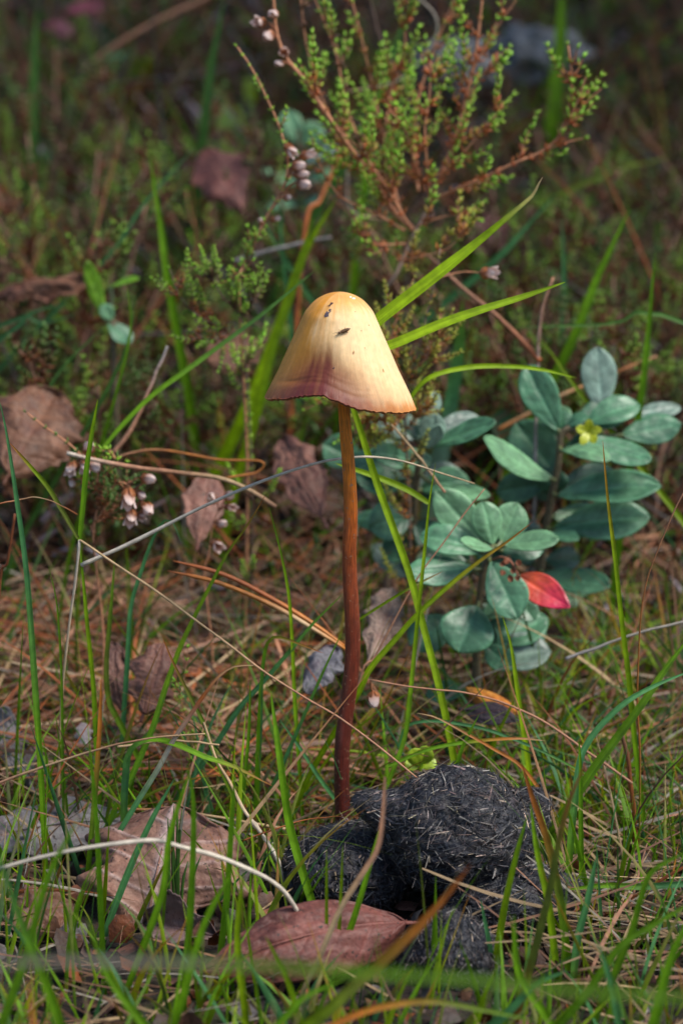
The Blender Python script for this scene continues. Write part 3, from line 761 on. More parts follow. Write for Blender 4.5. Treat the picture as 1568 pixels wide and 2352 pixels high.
# ================================================================== HEATHER
def heath_leaves(mb, p, c_old, c_new, step, ln, newfrac=.5, spread=.55, wd=.3):
    """tiny overlapping leaves in four rows along a shoot p (n,3)"""
    d = np.r_[0, np.cumsum(np.linalg.norm(np.diff(p, axis=0), axis=1))]
    n = max(int(d[-1] / step), 2)
    x = np.repeat(np.linspace(.02, 1, n) * d[-1], 4)
    o = np.stack([np.interp(x, d, p[:, k]) for k in range(3)], -1)
    t, a, b = frames(p)
    T = nrm(np.stack([np.interp(x, d, t[:, k]) for k in range(3)], -1)); A = nrm(np.stack([np.interp(x, d, a[:, k]) for k in range(3)], -1)); B = np.cross(T, A)
    ph = np.tile(np.arange(4) * np.pi / 2, n) + np.repeat((np.arange(n) % 2) * .78, 4) + rng.normal(size=4 * n) * .25
    out = A * np.cos(ph)[:, None] + B * np.sin(ph)[:, None]
    q = x / d[-1]
    sp_ = .72 * spread * (1.15 - .75 * q ** 3)[:, None] + rng.normal(size=(4 * n, 1)) * .12
    Xd = nrm(T + out * sp_ * 1.3)
    L = ln * (.75 + .5 * rng.random(4 * n)) * (1 - .25 * q ** 4)
    Yd = nrm(np.cross(out, T)); Zd = np.cross(Xd, Yd)
    g = np.clip((q - (1 - newfrac)) / .3 + rng.normal(size=4 * n) * .22 + .3, 0, 1)[:, None]
    C = vary(c_old, 4 * n, .35) * (1 - g) + vary(c_new, 4 * n, .3) * g
    inst(mb, LEAF_V, LEAF_F, o, Xd * L[:, None], Yd * (L * wd)[:, None], Zd * (L * wd)[:, None], C)

HO = np.array((.4, .11, .025)); HN = np.array((.27, .5, .035)); HD = np.array((.08, .17, .025)); HB = np.array((.12, .05, .022)); HY = np.array((.36, .38, .04)); BARKC = np.array((.46, .2, .1)); BARKD = np.array((.15, .1, .07))
def make_flower(k):
    m = MB()
    r = np.random.default_rng(k)
    for q in range(4):                                    # four pale inner lobes, closing to a bell
        a = q * math.pi / 2 + r.normal() * .15
        d = np.array((math.cos(a), math.sin(a), 0)); s_ = np.array((-math.sin(a), math.cos(a), 0))
        t = np.linspace(0, 1, 7)[:, None]; s = np.linspace(-1, 1, 5)[None]
        rr = .115 * np.sin(np.pi * np.clip(t * .82 + .1, 0, 1)) ** .7 * (1 + .15 * r.random())
        rr = rr if k % 2 else .075 + .1 * t * (.6 + .6 * r.random()) - .05 * (1 - t) ** 2
        wv = .12 * np.sin(np.pi * np.clip(t * .9 + .08, 0, 1)) ** .6
        V = d * (rr * (1 - .22 * s * s))[..., None] + s_ * (wv * s)[..., None] + np.array((0, 0, 1)) * (t * .42 + 0 * s)[..., None]
        g = np.clip(t * 1.9 - .55, 0, 1)[..., None] * np.ones((1, 5, 1))
        C_ = np.array((.42, .16, .07)) * (1 - g) + np.array((.74, .58, .53)) * g
        i = np.arange(6)[:, None] * 5; j = np.arange(4)[None]
        m.add(V.reshape(-1, 3), np.stack([i + j, i + j + 1, i + 6 + j, i + 5 + j], -1).reshape(-1, 4), C_.reshape(-1, 3))
    for q in range(4):                                    # rusty outer bracts
        a = q * math.pi / 2 + .78
        d = np.array((math.cos(a), math.sin(a), 0)); s_ = np.array((-math.sin(a), math.cos(a), 0))
        t = np.linspace(0, 1, 5)[:, None]; s = np.linspace(-1, 1, 3)[None]
        rr = .15 * np.sin(np.pi * np.clip(t * .6 + .08, 0, 1)) ** .7
        wv = .085 * np.sin(np.pi * np.clip(t * .9 + .05, 0, 1)) ** .7
        V = d * (rr * (1 - .1 * s * s))[..., None] + s_ * (wv * s)[..., None] + np.array((0, 0, 1)) * (t * .24 - .02 + 0 * s)[..., None]
        i = np.arange(4)[:, None] * 3; j = np.arange(2)[None]
        m.add(V.reshape(-1, 3), np.stack([i + j, i + j + 1, i + 4 + j, i + 3 + j], -1).reshape(-1, 4), np.array((.42, .15, .05)) * r.uniform(.6, 1.2))
    tube(m, [(0, 0, -.06), (0, 0, .1)], .03, (.3, .12, .05), 6)
    return m.mesh('flower', M_PETAL)
FLOW = [make_flower(k) for k in range(4)]
def flower(parent, org, p, direction, size=1.0, stem_to=None, k=None):
    o = link('flower', FLOW[random.randrange(4) if k is None else k], parent=parent)
    o.location = (np.asarray(p) - np.asarray(org)) * S
    o.rotation_euler = Vector(direction).to_track_quat('Z', 'Y').to_euler()
    o.scale = (size * random.uniform(.58, .8), size * random.uniform(.55, .76), size * random.uniform(.66, .88))
    return o

def shoots_along(p, n, lo, hi, L, up=.6):
    """side shoots: list of point rows starting on p"""
    out = []
    t, a, b = frames(p)
    for k in range(n):
        q = random.uniform(lo, hi); i = int(q * (len(p) - 1))
        an = random.uniform(0, 2 * math.pi)
        d = nrm(t[i] * up + (a[i] * math.cos(an) + b[i] * math.sin(an)) * .8 + np.array((0, 0, .25)))
        ln = L * random.uniform(.5, 1.25) * (1.1 - .4 * q)
        e1 = p[i] + d * ln * .5; e2 = e1 + nrm(d + t[i] * .35 + np.array((0, 0, .3))) * ln * .5
        out.append(spline([p[i], e1, e2], 7))
    return out

def heather(label, branches, group=None, leafln=.19, root=None, cold=HO, cnew=HN, bark=BARKC, name='heather_plant', step=.1):
    """branches: dict list(pts=[(u,v,y)..] or world rows, r, leafy(lo,hi), shoots n, L, flowers [(u,v,y,size)])"""
    first = branches[0]
    p0 = P(*first['pts'][0])
    org = p0.copy(); org[2] = Gs(p0[0], p0[1]) - .2
    t = thing(name, org, label, 'heather', group)
    for bi, b in enumerate(branches):
        pts = [P(*q) for q in b['pts']]
        if bi == 0: pts = [org, org * .45 + pts[0] * .55 + np.array((.15, .1, 0))] + pts
        q = spline(pts, 40)
        r0 = b.get('r', .05)
        m = MB(); r0 *= .8; tube(m, q, np.linspace(r0, r0 * .45, 40), b.get('bark', bark), 6)
        st = part('stem' if bi == 0 else 'branch', m, M_BARK, t, org)
        lm = MB()
        lo, hi = b.get('leafy', (0.1, 1))
        i0, i1 = int(lo * 39), max(int(hi * 39), int(lo * 39) + 4)
        if hi > lo:
            heath_leaves(lm, q[i0:i1 + 1], b.get('old', cold), b.get('new', cnew), step * 2.6, leafln * .8, b.get('nf', .4), .8)
        for s in shoots_along(q, int(b.get('n', 6) * b.get('k', .42) + .5), b.get('slo', lo), b.get('shi', .95), b.get('L', .9) * 1.15):
            tube(lm, s, np.linspace(.025, .012, 7), b.get('bark', bark) * .9, 4, cap=False)
            heath_leaves(lm, s, b.get('old', cold), b.get('new', cnew), step, leafln * .95, b.get('snf', .75), .7)
        if lm.n: props(part('leaves', lm, M_HEATH, st, org), kind='stuff')
        for (u, v, y, sz, *dr) in b.get('flowers', ()):
            p = P(u, v, y); k = int(np.argmin(np.linalg.norm(q - p, axis=1)))
            d = nrm(p - q[k]) if not dr else np.asarray(dr[0], float)
            sm_ = MB(); tube(sm_, spline([q[max(k - 1, 0)], (q[k] + p) / 2 + np.array((0, 0, .02)), p], 5), .018, np.array((.33, .12, .06)), 4)
            part('flower_stalk', sm_, M_BARK, t, org)
            flower(t, org, p - d * .12 * sz, d + np.array((0, -.35, .1)), sz * random.uniform(.9, 1.15))
    return t

Y0 = 11.0
heather('large heather bush with many reddish branches above the mushroom cap', [
    dict(pts=[(885, 690, Y0 - 1), (905, 640, Y0 - 1), (945, 550, Y0 - .5), (985, 470, Y0), (1000, 420, Y0)], r=.13, bark=BARKD, leafy=(.3, .3), n=3, L=1.2),
    dict(pts=[(950, 530, Y0), (900, 480, Y0), (850, 400, Y0 - .3), (800, 335, Y0 - .6), (745, 255, Y0 - 1), (700, 185, Y0 - 1), (655, 130, Y0 - 1), (634, 70, Y0 - 1), (628, 0, Y0 - 1), (624, -40, Y0 - 1)], r=.1, leafy=(.1, .74), n=34, shi=.72, L=1.2, nf=.1,
         flowers=[(627, 33, Y0 - 1.3, 1.15), (597, 52, Y0 - 1.3, 1.2), (616, 84, Y0 - 1.3, 1.25), (653, 122, Y0 - 1.4, 1.25), (640, 147, Y0 - 1.4, 1.15)]),
    dict(pts=[(985, 470, Y0), (1010, 400, Y0), (1040, 330, Y0), (1065, 240, Y0), (1085, 160, Y0), (1100, 60, Y0), (1110, -40, Y0)], r=.075, leafy=(.1, 1), n=26, L=1.3, nf=.1),
    dict(pts=[(990, 460, Y0), (1060, 430, Y0 - .5), (1120, 405, Y0 - .8), (1180, 375, Y0 - 1), (1240, 350, Y0 - 1), (1280, 315, Y0 - 1), (1305, 250, Y0 - 1), (1312, 180, Y0 - 1), (1304, 105, Y0 - 1)], r=.06, n=26, L=.9, nf=.45, step=.09),
    dict(pts=[(1270, 330, Y0 - 1), (1300, 290, Y0 - 1.2), (1330, 220, Y0 - 1.3), (1345, 175, Y0 - 1.3)], r=.035, n=6, L=.6, nf=.8),
    dict(pts=[(1285, 310, Y0 - 1), (1330, 250, Y0 - 1), (1380, 203, Y0 - 1)], r=.035, n=5, L=.6, nf=.8),
    dict(pts=[(1240, 350, Y0 - 1), (1290, 330, Y0 - 1.2), (1337, 318, Y0 - 1.3)], r=.035, n=4, L=.5, nf=.8),
    dict(pts=[(985, 450, Y0), (980, 380, Y0 - .4), (975, 300, Y0 - .6), (985, 220, Y0 - .6), (990, 140, Y0 - .6)], r=.05, n=22, L=1.0, nf=.6),
    dict(pts=[(975, 440, Y0), (950, 370, Y0 - .5), (930, 300, Y0 - .7), (893, 250, Y0 - .7)], r=.04, n=12, L=.8, nf=.6),
    dict(pts=[(1000, 420, Y0), (1040, 380, Y0 - .6), (1090, 320, Y0 - .8), (1155, 243, Y0 - .8)], r=.05, n=14, L=.9, nf=.35),
    dict(pts=[(940, 520, Y0 - .5), (880, 420, Y0 - .8), (830, 350, Y0 - 1), (772, 290, Y0 - 1)], r=.05, n=16, L=1.0, nf=.35),
    dict(pts=[(930, 530, Y0 - .5), (860, 490, Y0 - .6), (780, 450, Y0 - .8), (735, 380, Y0 - .8), (722, 330, Y0 - .8)], r=.045, n=10, L=.8, nf=.15),
    dict(pts=[(930, 520, Y0 + 1), (890, 380, Y0 + 1.5), (860, 220, Y0 + 2), (830, 90, Y0 + 2), (800, -30, Y0 + 2)], r=.06, n=30, L=1.4, nf=.3),
    dict(pts=[(800, 335, Y0 + .6), (740, 230, Y0 + 1), (705, 110, Y0 + 1.2), (688, -20, Y0 + 1.2)], r=.045, leafy=(.1, 1), n=10, L=.8, old=HB, nf=.05),
    dict(pts=[(960, 440, Y0 + 1), (950, 280, Y0 + 2), (990, 130, Y0 + 2.4), (1050, -20, Y0 + 2.4)], r=.05, n=20, L=1.1, nf=.3),
    dict(pts=[(880, 330, Y0 + 1.4), (900, 200, Y0 + 2), (930, 100, Y0 + 2), (910, -20, Y0 + 2)], r=.04, n=22, L=1.1, nf=.5),
    dict(pts=[(860, 400, Y0 + .4), (800, 260, Y0 + .8), (770, 120, Y0 + 1), (720, -10, Y0 + 1)], r=.04, n=18, L=.9, old=HB, nf=.2),
    dict(pts=[(1085, 160, Y0), (1130, 80, Y0), (1185, 0, Y0)], r=.035, n=10, L=.8, nf=.6),
    dict(pts=[(1060, 240, Y0), (1110, 170, Y0 - .3), (1165, 110, Y0 - .3)], r=.03, n=6, L=.6, nf=.6),
    dict(pts=[(960, 520, Y0 - .6), (1010, 500, Y0 - .8), (1070, 490, Y0 - 1)], r=.04, n=10, L=.6, old=RUST, nf=.15),
    dict(pts=[(930, 560, Y0 - .6), (860, 560, Y0 - .8), (810, 530, Y0 - .8)], r=.04, n=12, L=.8, old=RUST, nf=.25),
    dict(pts=[(915, 600, Y0 - 1), (960, 590, Y0 - 1.6), (1030, 570, Y0 - 2), (1075, 510, Y0 - 2)], r=.04, n=14, L=.9, old=ORANGE * .7, new=HY, nf=.5),
], leafln=.26, step=.15)
Y1 = 8.6
heather('slender arching heather sprig with white bell buds beside the heather bush', [
    dict(pts=[(548, 640, Y1), (570, 590, Y1), (592, 535, Y1), (622, 480, Y1), (655, 420, Y1), (661, 370, Y1), (643, 295, Y1), (612, 225, Y1), (580, 160, Y1), (545, 108, Y1)], r=.06, leafy=(.58, 1), slo=.58, n=20, L=.5, new=HN * 1.1, old=HD, nf=.9,
         flowers=[(664, 342, Y1 - .3, 1.2, (.5, -.3, -.6)), (706, 357, Y1 - .2, 1.25, (1, -.2, .1)), (686, 382, Y1 - .3, 1.2, (1, -.3, .1)), (688, 401, Y1 - .3, 1.15, (1, -.3, 0)), (695, 424, Y1 - .3, 1.3, (.7, -.7, -.1)), (660, 455, Y1, .6, (1, 0, .3)), (630, 504, Y1, .6, (1, 0, .1)), (600, 510, Y1, .6, (-.3, 0, .6))]),
    dict(pts=[(575, 590, Y1), (590, 550, Y1 - .2), (605, 510, Y1 - .2)], r=.03, leafy=(0, 1), n=8, L=.5, new=HN, old=HD, nf=.9),
    dict(pts=[(560, 610, Y1), (545, 640, Y1 - .5), (580, 600, Y1 - 1)], r=.03, leafy=(0, 1), n=8, L=.6, new=HN * 1.1, old=HB, nf=.8)], leafln=.19)
heather('short green heather tuft on the dark bank near the arching sprig', [
    dict(pts=[(470, 640, 22), (460, 560, 22), (440, 500, 22), (428, 440, 22)], r=.05, leafy=(.35, 1), n=16, L=.6, old=HB, new=HN, nf=.8),
    dict(pts=[(460, 580, 22), (475, 530, 21.8), (480, 480, 21.8)], r=.03, n=6, L=.4, old=HB, new=HN, nf=.8)])
heather('spindly low heather sprigs beside the cap with bright green tips', [
    dict(pts=[(560, 760, 8.6), (550, 720, 8.6), (545, 660, 8.6), (560, 600, 8.6)], r=.04, bark=BARKD, leafy=(.2, 1), n=33, L=.9, old=HB, new=HN * 1.3, nf=.6),
    dict(pts=[(550, 720, 8.6), (510, 680, 8.3), (480, 620, 8.3)], r=.03, bark=BARKD, n=24, L=.8, old=HB, new=HN, nf=.6),
    dict(pts=[(550, 730, 8.6), (580, 700, 8.3), (590, 640, 8.3)], r=.03, bark=BARKD, n=17, L=.7, old=HB, new=HN, nf=.6),
    dict(pts=[(545, 740, 8.6), (480, 740, 8.3), (420, 690, 8.3), (390, 620, 8.3)], r=.03, bark=BARKD, n=30, L=.8, old=HO * .7, new=HN * .8, nf=.4),
    dict(pts=[(545, 740, 8.6), (490, 780, 8.1), (440, 760, 7.9)], r=.03, bark=BARKD, n=17, L=.7, old=HO * .7, new=HN * .8, nf=.4)])
heather('orange and yellow-green heather hanging right behind the mushroom cap', [
    dict(pts=[(930, 940, 7.4), (950, 850, 7.4), (975, 740, 7.4), (1000, 640, 7.4), (1010, 570, 7.4)], r=.05, bark=BARKD, n=60, L=.9, old=ORANGE * .75, new=HY, nf=.5),
    dict(pts=[(950, 850, 7.4), (1000, 800, 7.1), (1010, 740, 7.1)], r=.03, n=20, L=.7, old=ORANGE * .7, new=HY, nf=.5),
    dict(pts=[(940, 900, 7.4), (900, 800, 7.4), (920, 700, 7.4), (950, 640, 7.4)], r=.03, n=34, L=.8, old=ORANGE * .75, new=HY, nf=.5),
    dict(pts=[(930, 930, 7.4), (860, 950, 7.1), (840, 990, 6.9)], r=.03, n=26, L=.7, old=ORANGE * .75, new=HY, nf=.6),
    dict(pts=[(940, 940, 7.4), (900, 980, 6.9), (870, 960, 6.8)], r=.03, n=26, L=.7, old=ORANGE * .75, new=HY, nf=.6),
    dict(pts=[(1000, 640, 7.4), (1060, 625, 7.4), (1110, 627, 7.4)], r=.03, leafy=(.2, .2), n=0, flowers=[(1120, 628, 7.2, 1.3, (1, -.3, 0))]),
    dict(pts=[(940, 940, 7.4), (960, 960, 7.0), (1000, 920, 6.8)], r=.03, n=20, L=.7, old=ORANGE * .75, new=HY, nf=.6),
    dict(pts=[(900, 900, 7.8), (830, 940, 7.4), (760, 920, 7.4), (700, 940, 7.4)], r=.03, n=40, L=.8, old=ORANGE * .65, new=HN, nf=.4)])
heather('thin orange-stemmed heather seedling between the pink bells and the cap', [
    dict(pts=[(511, 1095, 15), (511, 1030, 14.8), (505, 970, 14.6), (503, 908, 14.6)], r=.045, bark=ORANGE * .8, leafy=(.45, 1), n=9, slo=.6, L=.5, old=HY, new=HY * .8, nf=1)])
Y2 = 5.2
heather('drooping heather twig with pink dried bells in front of the broad brown leaf', [
    dict(pts=[(215, 1240, Y2), (225, 1150, Y2), (195, 1060, Y2), (160, 1020, Y2), (110, 985, Y2), (62, 948, Y2)], r=.05, leafy=(.55, 1), slo=.5, n=14, L=.35, old=HB * 1.2, new=HD * 1.1, nf=.6,
         flowers=[(167, 1075, Y2 - .3, 1.15, (-.2, -.5, -.8)), (196, 1068, Y2 - .4, 1.1, (.1, -.6, -.8)), (214, 1062, Y2 - .3, 1.1, (.5, -.5, -.7)), (205, 1030, Y2 - .3, 1.2, (.2, -.6, .7)), (168, 1105, Y2 - .2, .8, (-.2, -.3, -.9))]),
    dict(pts=[(222, 1160, Y2), (245, 1090, Y2 - .2), (270, 1060, Y2 - .3), (245, 1030, Y2 - .3)], r=.035, leafy=(.3, 1), n=12, L=.4, old=HD, new=HN * 1.1, nf=.9),
    dict(pts=[(222, 1160, Y2), (270, 1110, Y2 - .2), (300, 1120, Y2 - .4), (325, 1150, Y2 - .5)], r=.035, leafy=(.1, .5), n=6, L=.4, old=HB, new=HD,
         flowers=[(340, 1100, Y2 - .6, 1.2, (1, -.4, -.05)), (296, 1140, Y2 - .6, 1.25, (0, -.5, -.9)), (302, 1187, Y2 - .6, 1.2, (-.1, -.6, -.7)), (340, 1168, Y2 - .7, 1.3, (.3, -.8, -.3)), (322, 1135, Y2 - .5, .8, (.5, -.5, -.3)), (326, 1185, Y2 - .5, .9, (.3, -.6, -.6))]),
    dict(pts=[(220, 1200, Y2), (240, 1160, Y2 - .2), (215, 1110, Y2 - .2)], r=.03, n=24, L=.7, old=HO * .5, new=HD, nf=.3),
    dict(pts=[(220, 1200, Y2), (280, 1170, Y2 + .3), (290, 1110, Y2 + .3)], r=.03, n=22, L=.7, old=HO * .5, new=HD, nf=.3)])
Y3 = 6.4
heather('sprig of small dried heather bells before the mottled pink leaf', [
    dict(pts=[(470, 1330, Y3), (480, 1270, Y3), (490, 1200, Y3), (510, 1160, Y3)], r=.04, leafy=(.0, .35), n=6, slo=0, shi=.4, L=.5, old=HB, new=HD,
         flowers=[(487, 1145, Y3 - .4, 1.15, (-.2, -.7, .6)), (526, 1140, Y3 - .3, 1.1, (.5, -.6, .5)), (530, 1165, Y3 - .3, 1.1, (.8, -.6, 0)), (508, 1203, Y3 - .4, 1.15, (.6, -.7, .2)), (497, 1250, Y3 - .4, 1.1, (.4, -.7, -.3))])])
heather('tiny bright green heather sprout in front of the shrivelled leaf', [
    dict(pts=[(415, 1600, 2.4), (425, 1550, 2.4), (432, 1490, 2.4)], r=.03, n=9, L=.35, old=HD * 1.3, new=HN * 1.3, nf=1)])

# background heather shrubs: a few built, then copied
def shrub_parts(seed):
    random.seed(seed)
    lst = []
    for k in range(6):
        a = k / 6 * 6.28 + random.random(); R_ = random.uniform(1.2, 3.0); H = random.uniform(3.5, 6.5)
        q = spline([(0, 0, -.4), (math.cos(a) * R_ * .35, math.sin(a) * R_ * .35, H * .4), (math.cos(a) * R_ * .8, math.sin(a) * R_ * .8, H * .75), (math.cos(a) * R_ * 1.1, math.sin(a) * R_ * 1.1, H)], 22)
        m = MB(); tube(m, q, np.linspace(.07, .03, 22), np.array((.17, .09, .055)) * random.uniform(.7, 1.4), 5)
        lm = MB()
        old = HO * .4 if k % 3 else HB * .7  # shrub leaf tones dimmed: the bank's shade is put into the colour
        new = HD * .8 if k % 2 else HN * .6
        for s in shoots_along(q, 15, .25, 1, 1.4):
            tube(lm, s, np.linspace(.025, .012, 7), np.array((.2, .09, .05)), 3, cap=False)
            heath_leaves(lm, s, old, new, .15, .24, .6, .7)
        lst.append((m.mesh('branch', M_BARK), lm.mesh('leaves', M_HEATH)))
    return lst
SHR = [shrub_parts(s) for s in (3, 8, 21)]
random.seed(5)
spots = [(60, 420, 30), (160, 560, 22), (330, 330, 30), (260, 180, 42), (420, 220, 36), (90, 150, 48), (20, 260, 40), (380, 110, 46), (520, 120, 44), (600, 200, 38), (120, 300, 34), (300, 480, 22), (40, 560, 20), (230, 640, 16), (390, 590, 16),
         (1150, 130, 44), (1290, 420, 28), (1400, 480, 24), (1480, 330, 32), (1530, 480, 24), (1430, 180, 40), (1340, 60, 48), (1200, 280, 36), (1520, 640, 18), (1420, 640, 17), (1280, 700, 15), (760, 120, 40), (900, 100, 46), (1540, 100, 46), (30, 40, 55), (230, 50, 56), (480, 20, 56), (700, 20, 56), (1020, 40, 56), (1250, 20, 56), (1480, 20, 56), (640, 620, 17), (740, 560, 22), (1180, 560, 22), (1060, 480, 28)]
spots += [(40, 0, 15), (150, 0, 18), (260, 0, 20), (360, 0, 15.5), (450, 0, 19), (90, 0, 24), (330, 0, 25), (520, 0, 24), (200, 0, 13), (610, 0, 21), (20, 0, 27), (430, 0, 28),
          (1120, 0, 17), (1220, 0, 20), (1330, 0, 16), (1430, 0, 20), (1520, 0, 14), (1560, 0, 22), (1260, 0, 25), (1390, 0, 27), (830, 0, 23), (1000, 0, 16)]
for n, (u, v, y) in enumerate(spots):
    p = P(u, v, y); p[2] = Gs(p[0], p[1])
    s = SHR[n % 3]
    o = thing('heather_shrub', p, 'small brown-green heather shrub growing blurred on the bank behind', 'heather', 'background heather shrubs on the bank')
    o.rotation_euler[2] = random.uniform(0, 6.28)
    k = random.uniform(.75, 1.25); o.scale = (k, k, k * random.uniform(.75, 1.05))
    for (a, b) in s:
        br = link('branch', a, parent=o)
        lf = props(link('leaves', b, parent=br), kind='stuff')

# ================================================================== GRASS BLADES, STALKS, TWIGS (the ones that stand out)
def blade(label, pts, wpx, cols, tipw=.05, face=None, twist=0.0, root=True, group=None, fold=.35, name='grass_blade', wprof=None, mat=None, cat='grass'):
    """pts from base to tip (u,v,y); wpx greatest width; cols list of colours base..tip"""
    p = [P(*q) for q in pts]
    g = Gs(p[0][0], p[0][1])
    if root and p[0][2] > g:
        d = p[0] - p[1]; d = d / np.linalg.norm(d)
        h = p[0][2] - g; k = min(h / max(-d[2], .3), h * 1.5)
        f = p[0] + np.array((d[0], d[1] + .15, 0)) * k; f[2] = Gs(f[0], f[1]) - .3
        p = [f, p[0] * .5 + f * .5 + np.array((d[0], d[1], 0)) * k * .12] + p
    n = 36
    q = spline(p, n); t = np.linspace(0, 1, n)
    mid = p[len(p) // 2]
    wv = cm(wpx, mid) * np.interp(t, [0, .12, .45, .8, .95, 1], wprof or [.7, .9, 1, .72, .3, tipw])
    cs = np.asarray(cols, float); cc = np.array([np.interp(t, np.linspace(0, 1, len(cs)), cs[:, k]) for k in range(3)]).T
    m = MB(); ribbon(m, q, wv, cc, face or (random.uniform(-.4, .4), -1, random.uniform(.1, .5)), twist, fold)
    return solo(name, m, mat or M_BLADE, p[0], label, cat, group)

def stalk(label, pts, wpx, cols, taper=.4, root=True, group=None, name='dry_stalk', cat='stalk', flat=.75, mat=None, nodes=()):
    p = [P(*q) for q in pts]
    if root:
        g = Gs(p[0][0], p[0][1])
        if p[0][2] > g:
            d = p[0] - p[1]; d = d / np.linalg.norm(d)
            f = p[0] + np.array((d[0], d[1], 0)) * min(p[0][2] - g, 3) * .5; f[2] = Gs(f[0], f[1]) - .2
            p = [f] + p
    n = 48; q = spline(p, n); t = np.linspace(0, 1, n)
    q = q + .012 * np.stack([vnoise(np.stack([t * 9, t * 0 + k, t * 0 + len(label)], -1)) for k in range(3)], -1)
    r = cm(wpx, p[len(p) // 2]) / 2 * np.interp(t, [0, 1], [1, taper]) * (1 + .12 * vnoise(np.stack([t * 14, t * 0, t * 0], -1), len(pts)))
    for k in nodes: r = r * (1 + .6 * np.exp(-((t - k) / .012) ** 2))
    cs = np.asarray(cols, float); cc = np.array([np.interp(t, np.linspace(0, 1, len(cs)), cs[:, k]) for k in range(3)]).T
    m = MB(); tube(m, q, r, cc, 7, tw=flat)
    return solo(name, m, mat or M_DRY, p[0], label, cat, group)

BR = 'upright grass blades around the mushroom'
blade('tall blue-green grass blade rising past the broad brown dead leaf', [(108, 2060, -.6), (97, 1820, -.5), (80, 1560, -.5), (62, 1320, -.5), (38, 1140, -.5), (14, 985, -.5), (-2, 915, -.5)], 15, [GREEN, GREEN, TEAL, TEAL])
blade('green grass blade with a withered orange tip', [(200, 2030, -.8), (216, 1860, -.8), (229, 1680, -.8), (233, 1555, -.8)], 13, [GREEN, GREEN * .9, OLIVE, ORANGE, ORANGE * .8])
blade('broad olive grass blade bowed beside the shrivelled dead leaf', [(272, 1655, 2.4), (250, 1606, 2.4), (245, 1525, 2.4), (255, 1400, 2.4), (264, 1285, 2.4)], 14, [OLIVE, GREEN, OLIVE * 1.1, GREEN])
blade('slim straight bright grass blade beside the dry node stalk', [(222, 1720, 1.2), (215, 1576, 1.2), (200, 1426, 1.2), (188, 1290, 1.2), (182, 1235, 1.2)], 12, [GREEN, GREEN, LIME * .8, GREEN])
blade('very thin dark grass blade left of the dry node stalk', [(145, 1790, .5), (144, 1676, .5), (141, 1526, .5), (131, 1386, .5), (112, 1300, .5)], 7, [DKGREEN, GREEN * .8, GREEN * .8])
stalk('upright tan grass stalk with a node bearing two leaves', [(140, 1640, .8), (155, 1476, .8), (174, 1330, .8), (183, 1240, .8)], 10, [TAN * .8, TAN, PALE], taper=.8, nodes=(.97,))
blade('green leaf rising straight from the tan stalk node', [(183, 1242, .8), (190, 1173, .8), (201, 1063, .8), (225, 917, .8)], 13, [GREEN, GREEN, LIME * .8], root=False)
blade('brown-edged olive leaf leaning away from the tan stalk node', [(180, 1236, .7), (147, 1178, .7), (110, 1118, .7), (66, 1066, .7), (22, 1016, .7)], 11, [OLIVE, OLIVE, LIME * .7, RUST], root=False)
stalk('curled brown grass wisp lying over the tan stalk node', [(-10, 1160, .4), (75, 1143, .4), (125, 1153, .4), (178, 1182, .5)], 6, [RUST, TAN * .7, RUST], root=False)
stalk('long pale straw arching behind the mushroom stem', [(186, 1298, 1.2), (300, 1247, 1.2), (450, 1172, 1.2), (600, 1106, 1.2), (720, 1066, 1.2), (790, 1052, 1.3), (860, 1050, 1.6), (950, 1066, 2.0), (1088, 1112, 2.6)], 14, [PALE, PALE * .95, PALE, TAN * 1.2], taper=.3, root=False)
stalk('straight thin tan straw crossing in front of the mushroom stem', [(965, 1795, -1.6), (900, 1742, -1.6), (790, 1655, -1.3), (700, 1601, -.8), (575, 1520, -.2), (450, 1425, .3), (300, 1318, .6), (183, 1241, .8)], 6, [PINKBR, PINKBR, TAN, TAN], taper=1.3, root=False)
blade('wide emerald grass blade bending over sideways', [(285, 1900, -.6), (288, 1800, -.6), (300, 1725, -.6), (345, 1698, -.8), (400, 1708, -1), (470, 1738, -1.2), (540, 1762, -1.3), (625, 1805, -1.4)], 18, [OLIVE, GREEN, TEAL, GREEN, GREEN, ORANGE * .6], face=(-.1, -.6, .8))
blade('pale-edged grass blade with dry curled tip leaning over the bent blade', [(278, 1905, -1), (320, 1835, -1), (365, 1763, -1), (400, 1698, -1), (435, 1646, -1), (468, 1598, -1), (500, 1556, -1), (537, 1531, -1), (582, 1528, -1)], 13, [GREEN, TEAL * 1.3, TEAL * 1.5, PALE * .7, RUST, TAN], tipw=.2)
blade('long slanting grass blade with a red tip reaching over the pine needles', [(300, 1790, .6), (350, 1676, .8), (382, 1576, 1), (415, 1486, 1.2), (450, 1411, 1.3), (487, 1338, 1.4), (525, 1266, 1.5), (556, 1224, 1.5), (585, 1180, 1.5), (612, 1132, 1.5)], 15, [GREEN, GREEN * .9, GREEN, LIME * .8, LIME * .8, RUST], wprof=[.8, 1, 1, .5, .25, .05])
blade('olive grass blade with rusty tip growing from a tan culm', [(500, 1750, .2), (470, 1666, .2), (440, 1606, .2), (400, 1526, .2), (372, 1460, .2)], 11, [TAN, OLIVE, GREEN, OLIVE, RUST])
stalk('bleached papery grass culm ending beside the dung', [(640, 1985, -1.6), (600, 1915, -1.4), (560, 1860, -1), (530, 1800, -.6), (497, 1745, -.2), (468, 1660, .2)], 15, [PALE, PALE, TAN * 1.1, TAN], taper=.5, nodes=(.45,))
blade('narrow grass blade upright beside the orange pine needles', [(682, 1690, 1.4), (675, 1576, 1.4), (671, 1476, 1.4), (663, 1366, 1.4), (644, 1266, 1.4), (618, 1165, 1.4)], 10, [GREEN, GREEN, LIME * .8, GREEN])
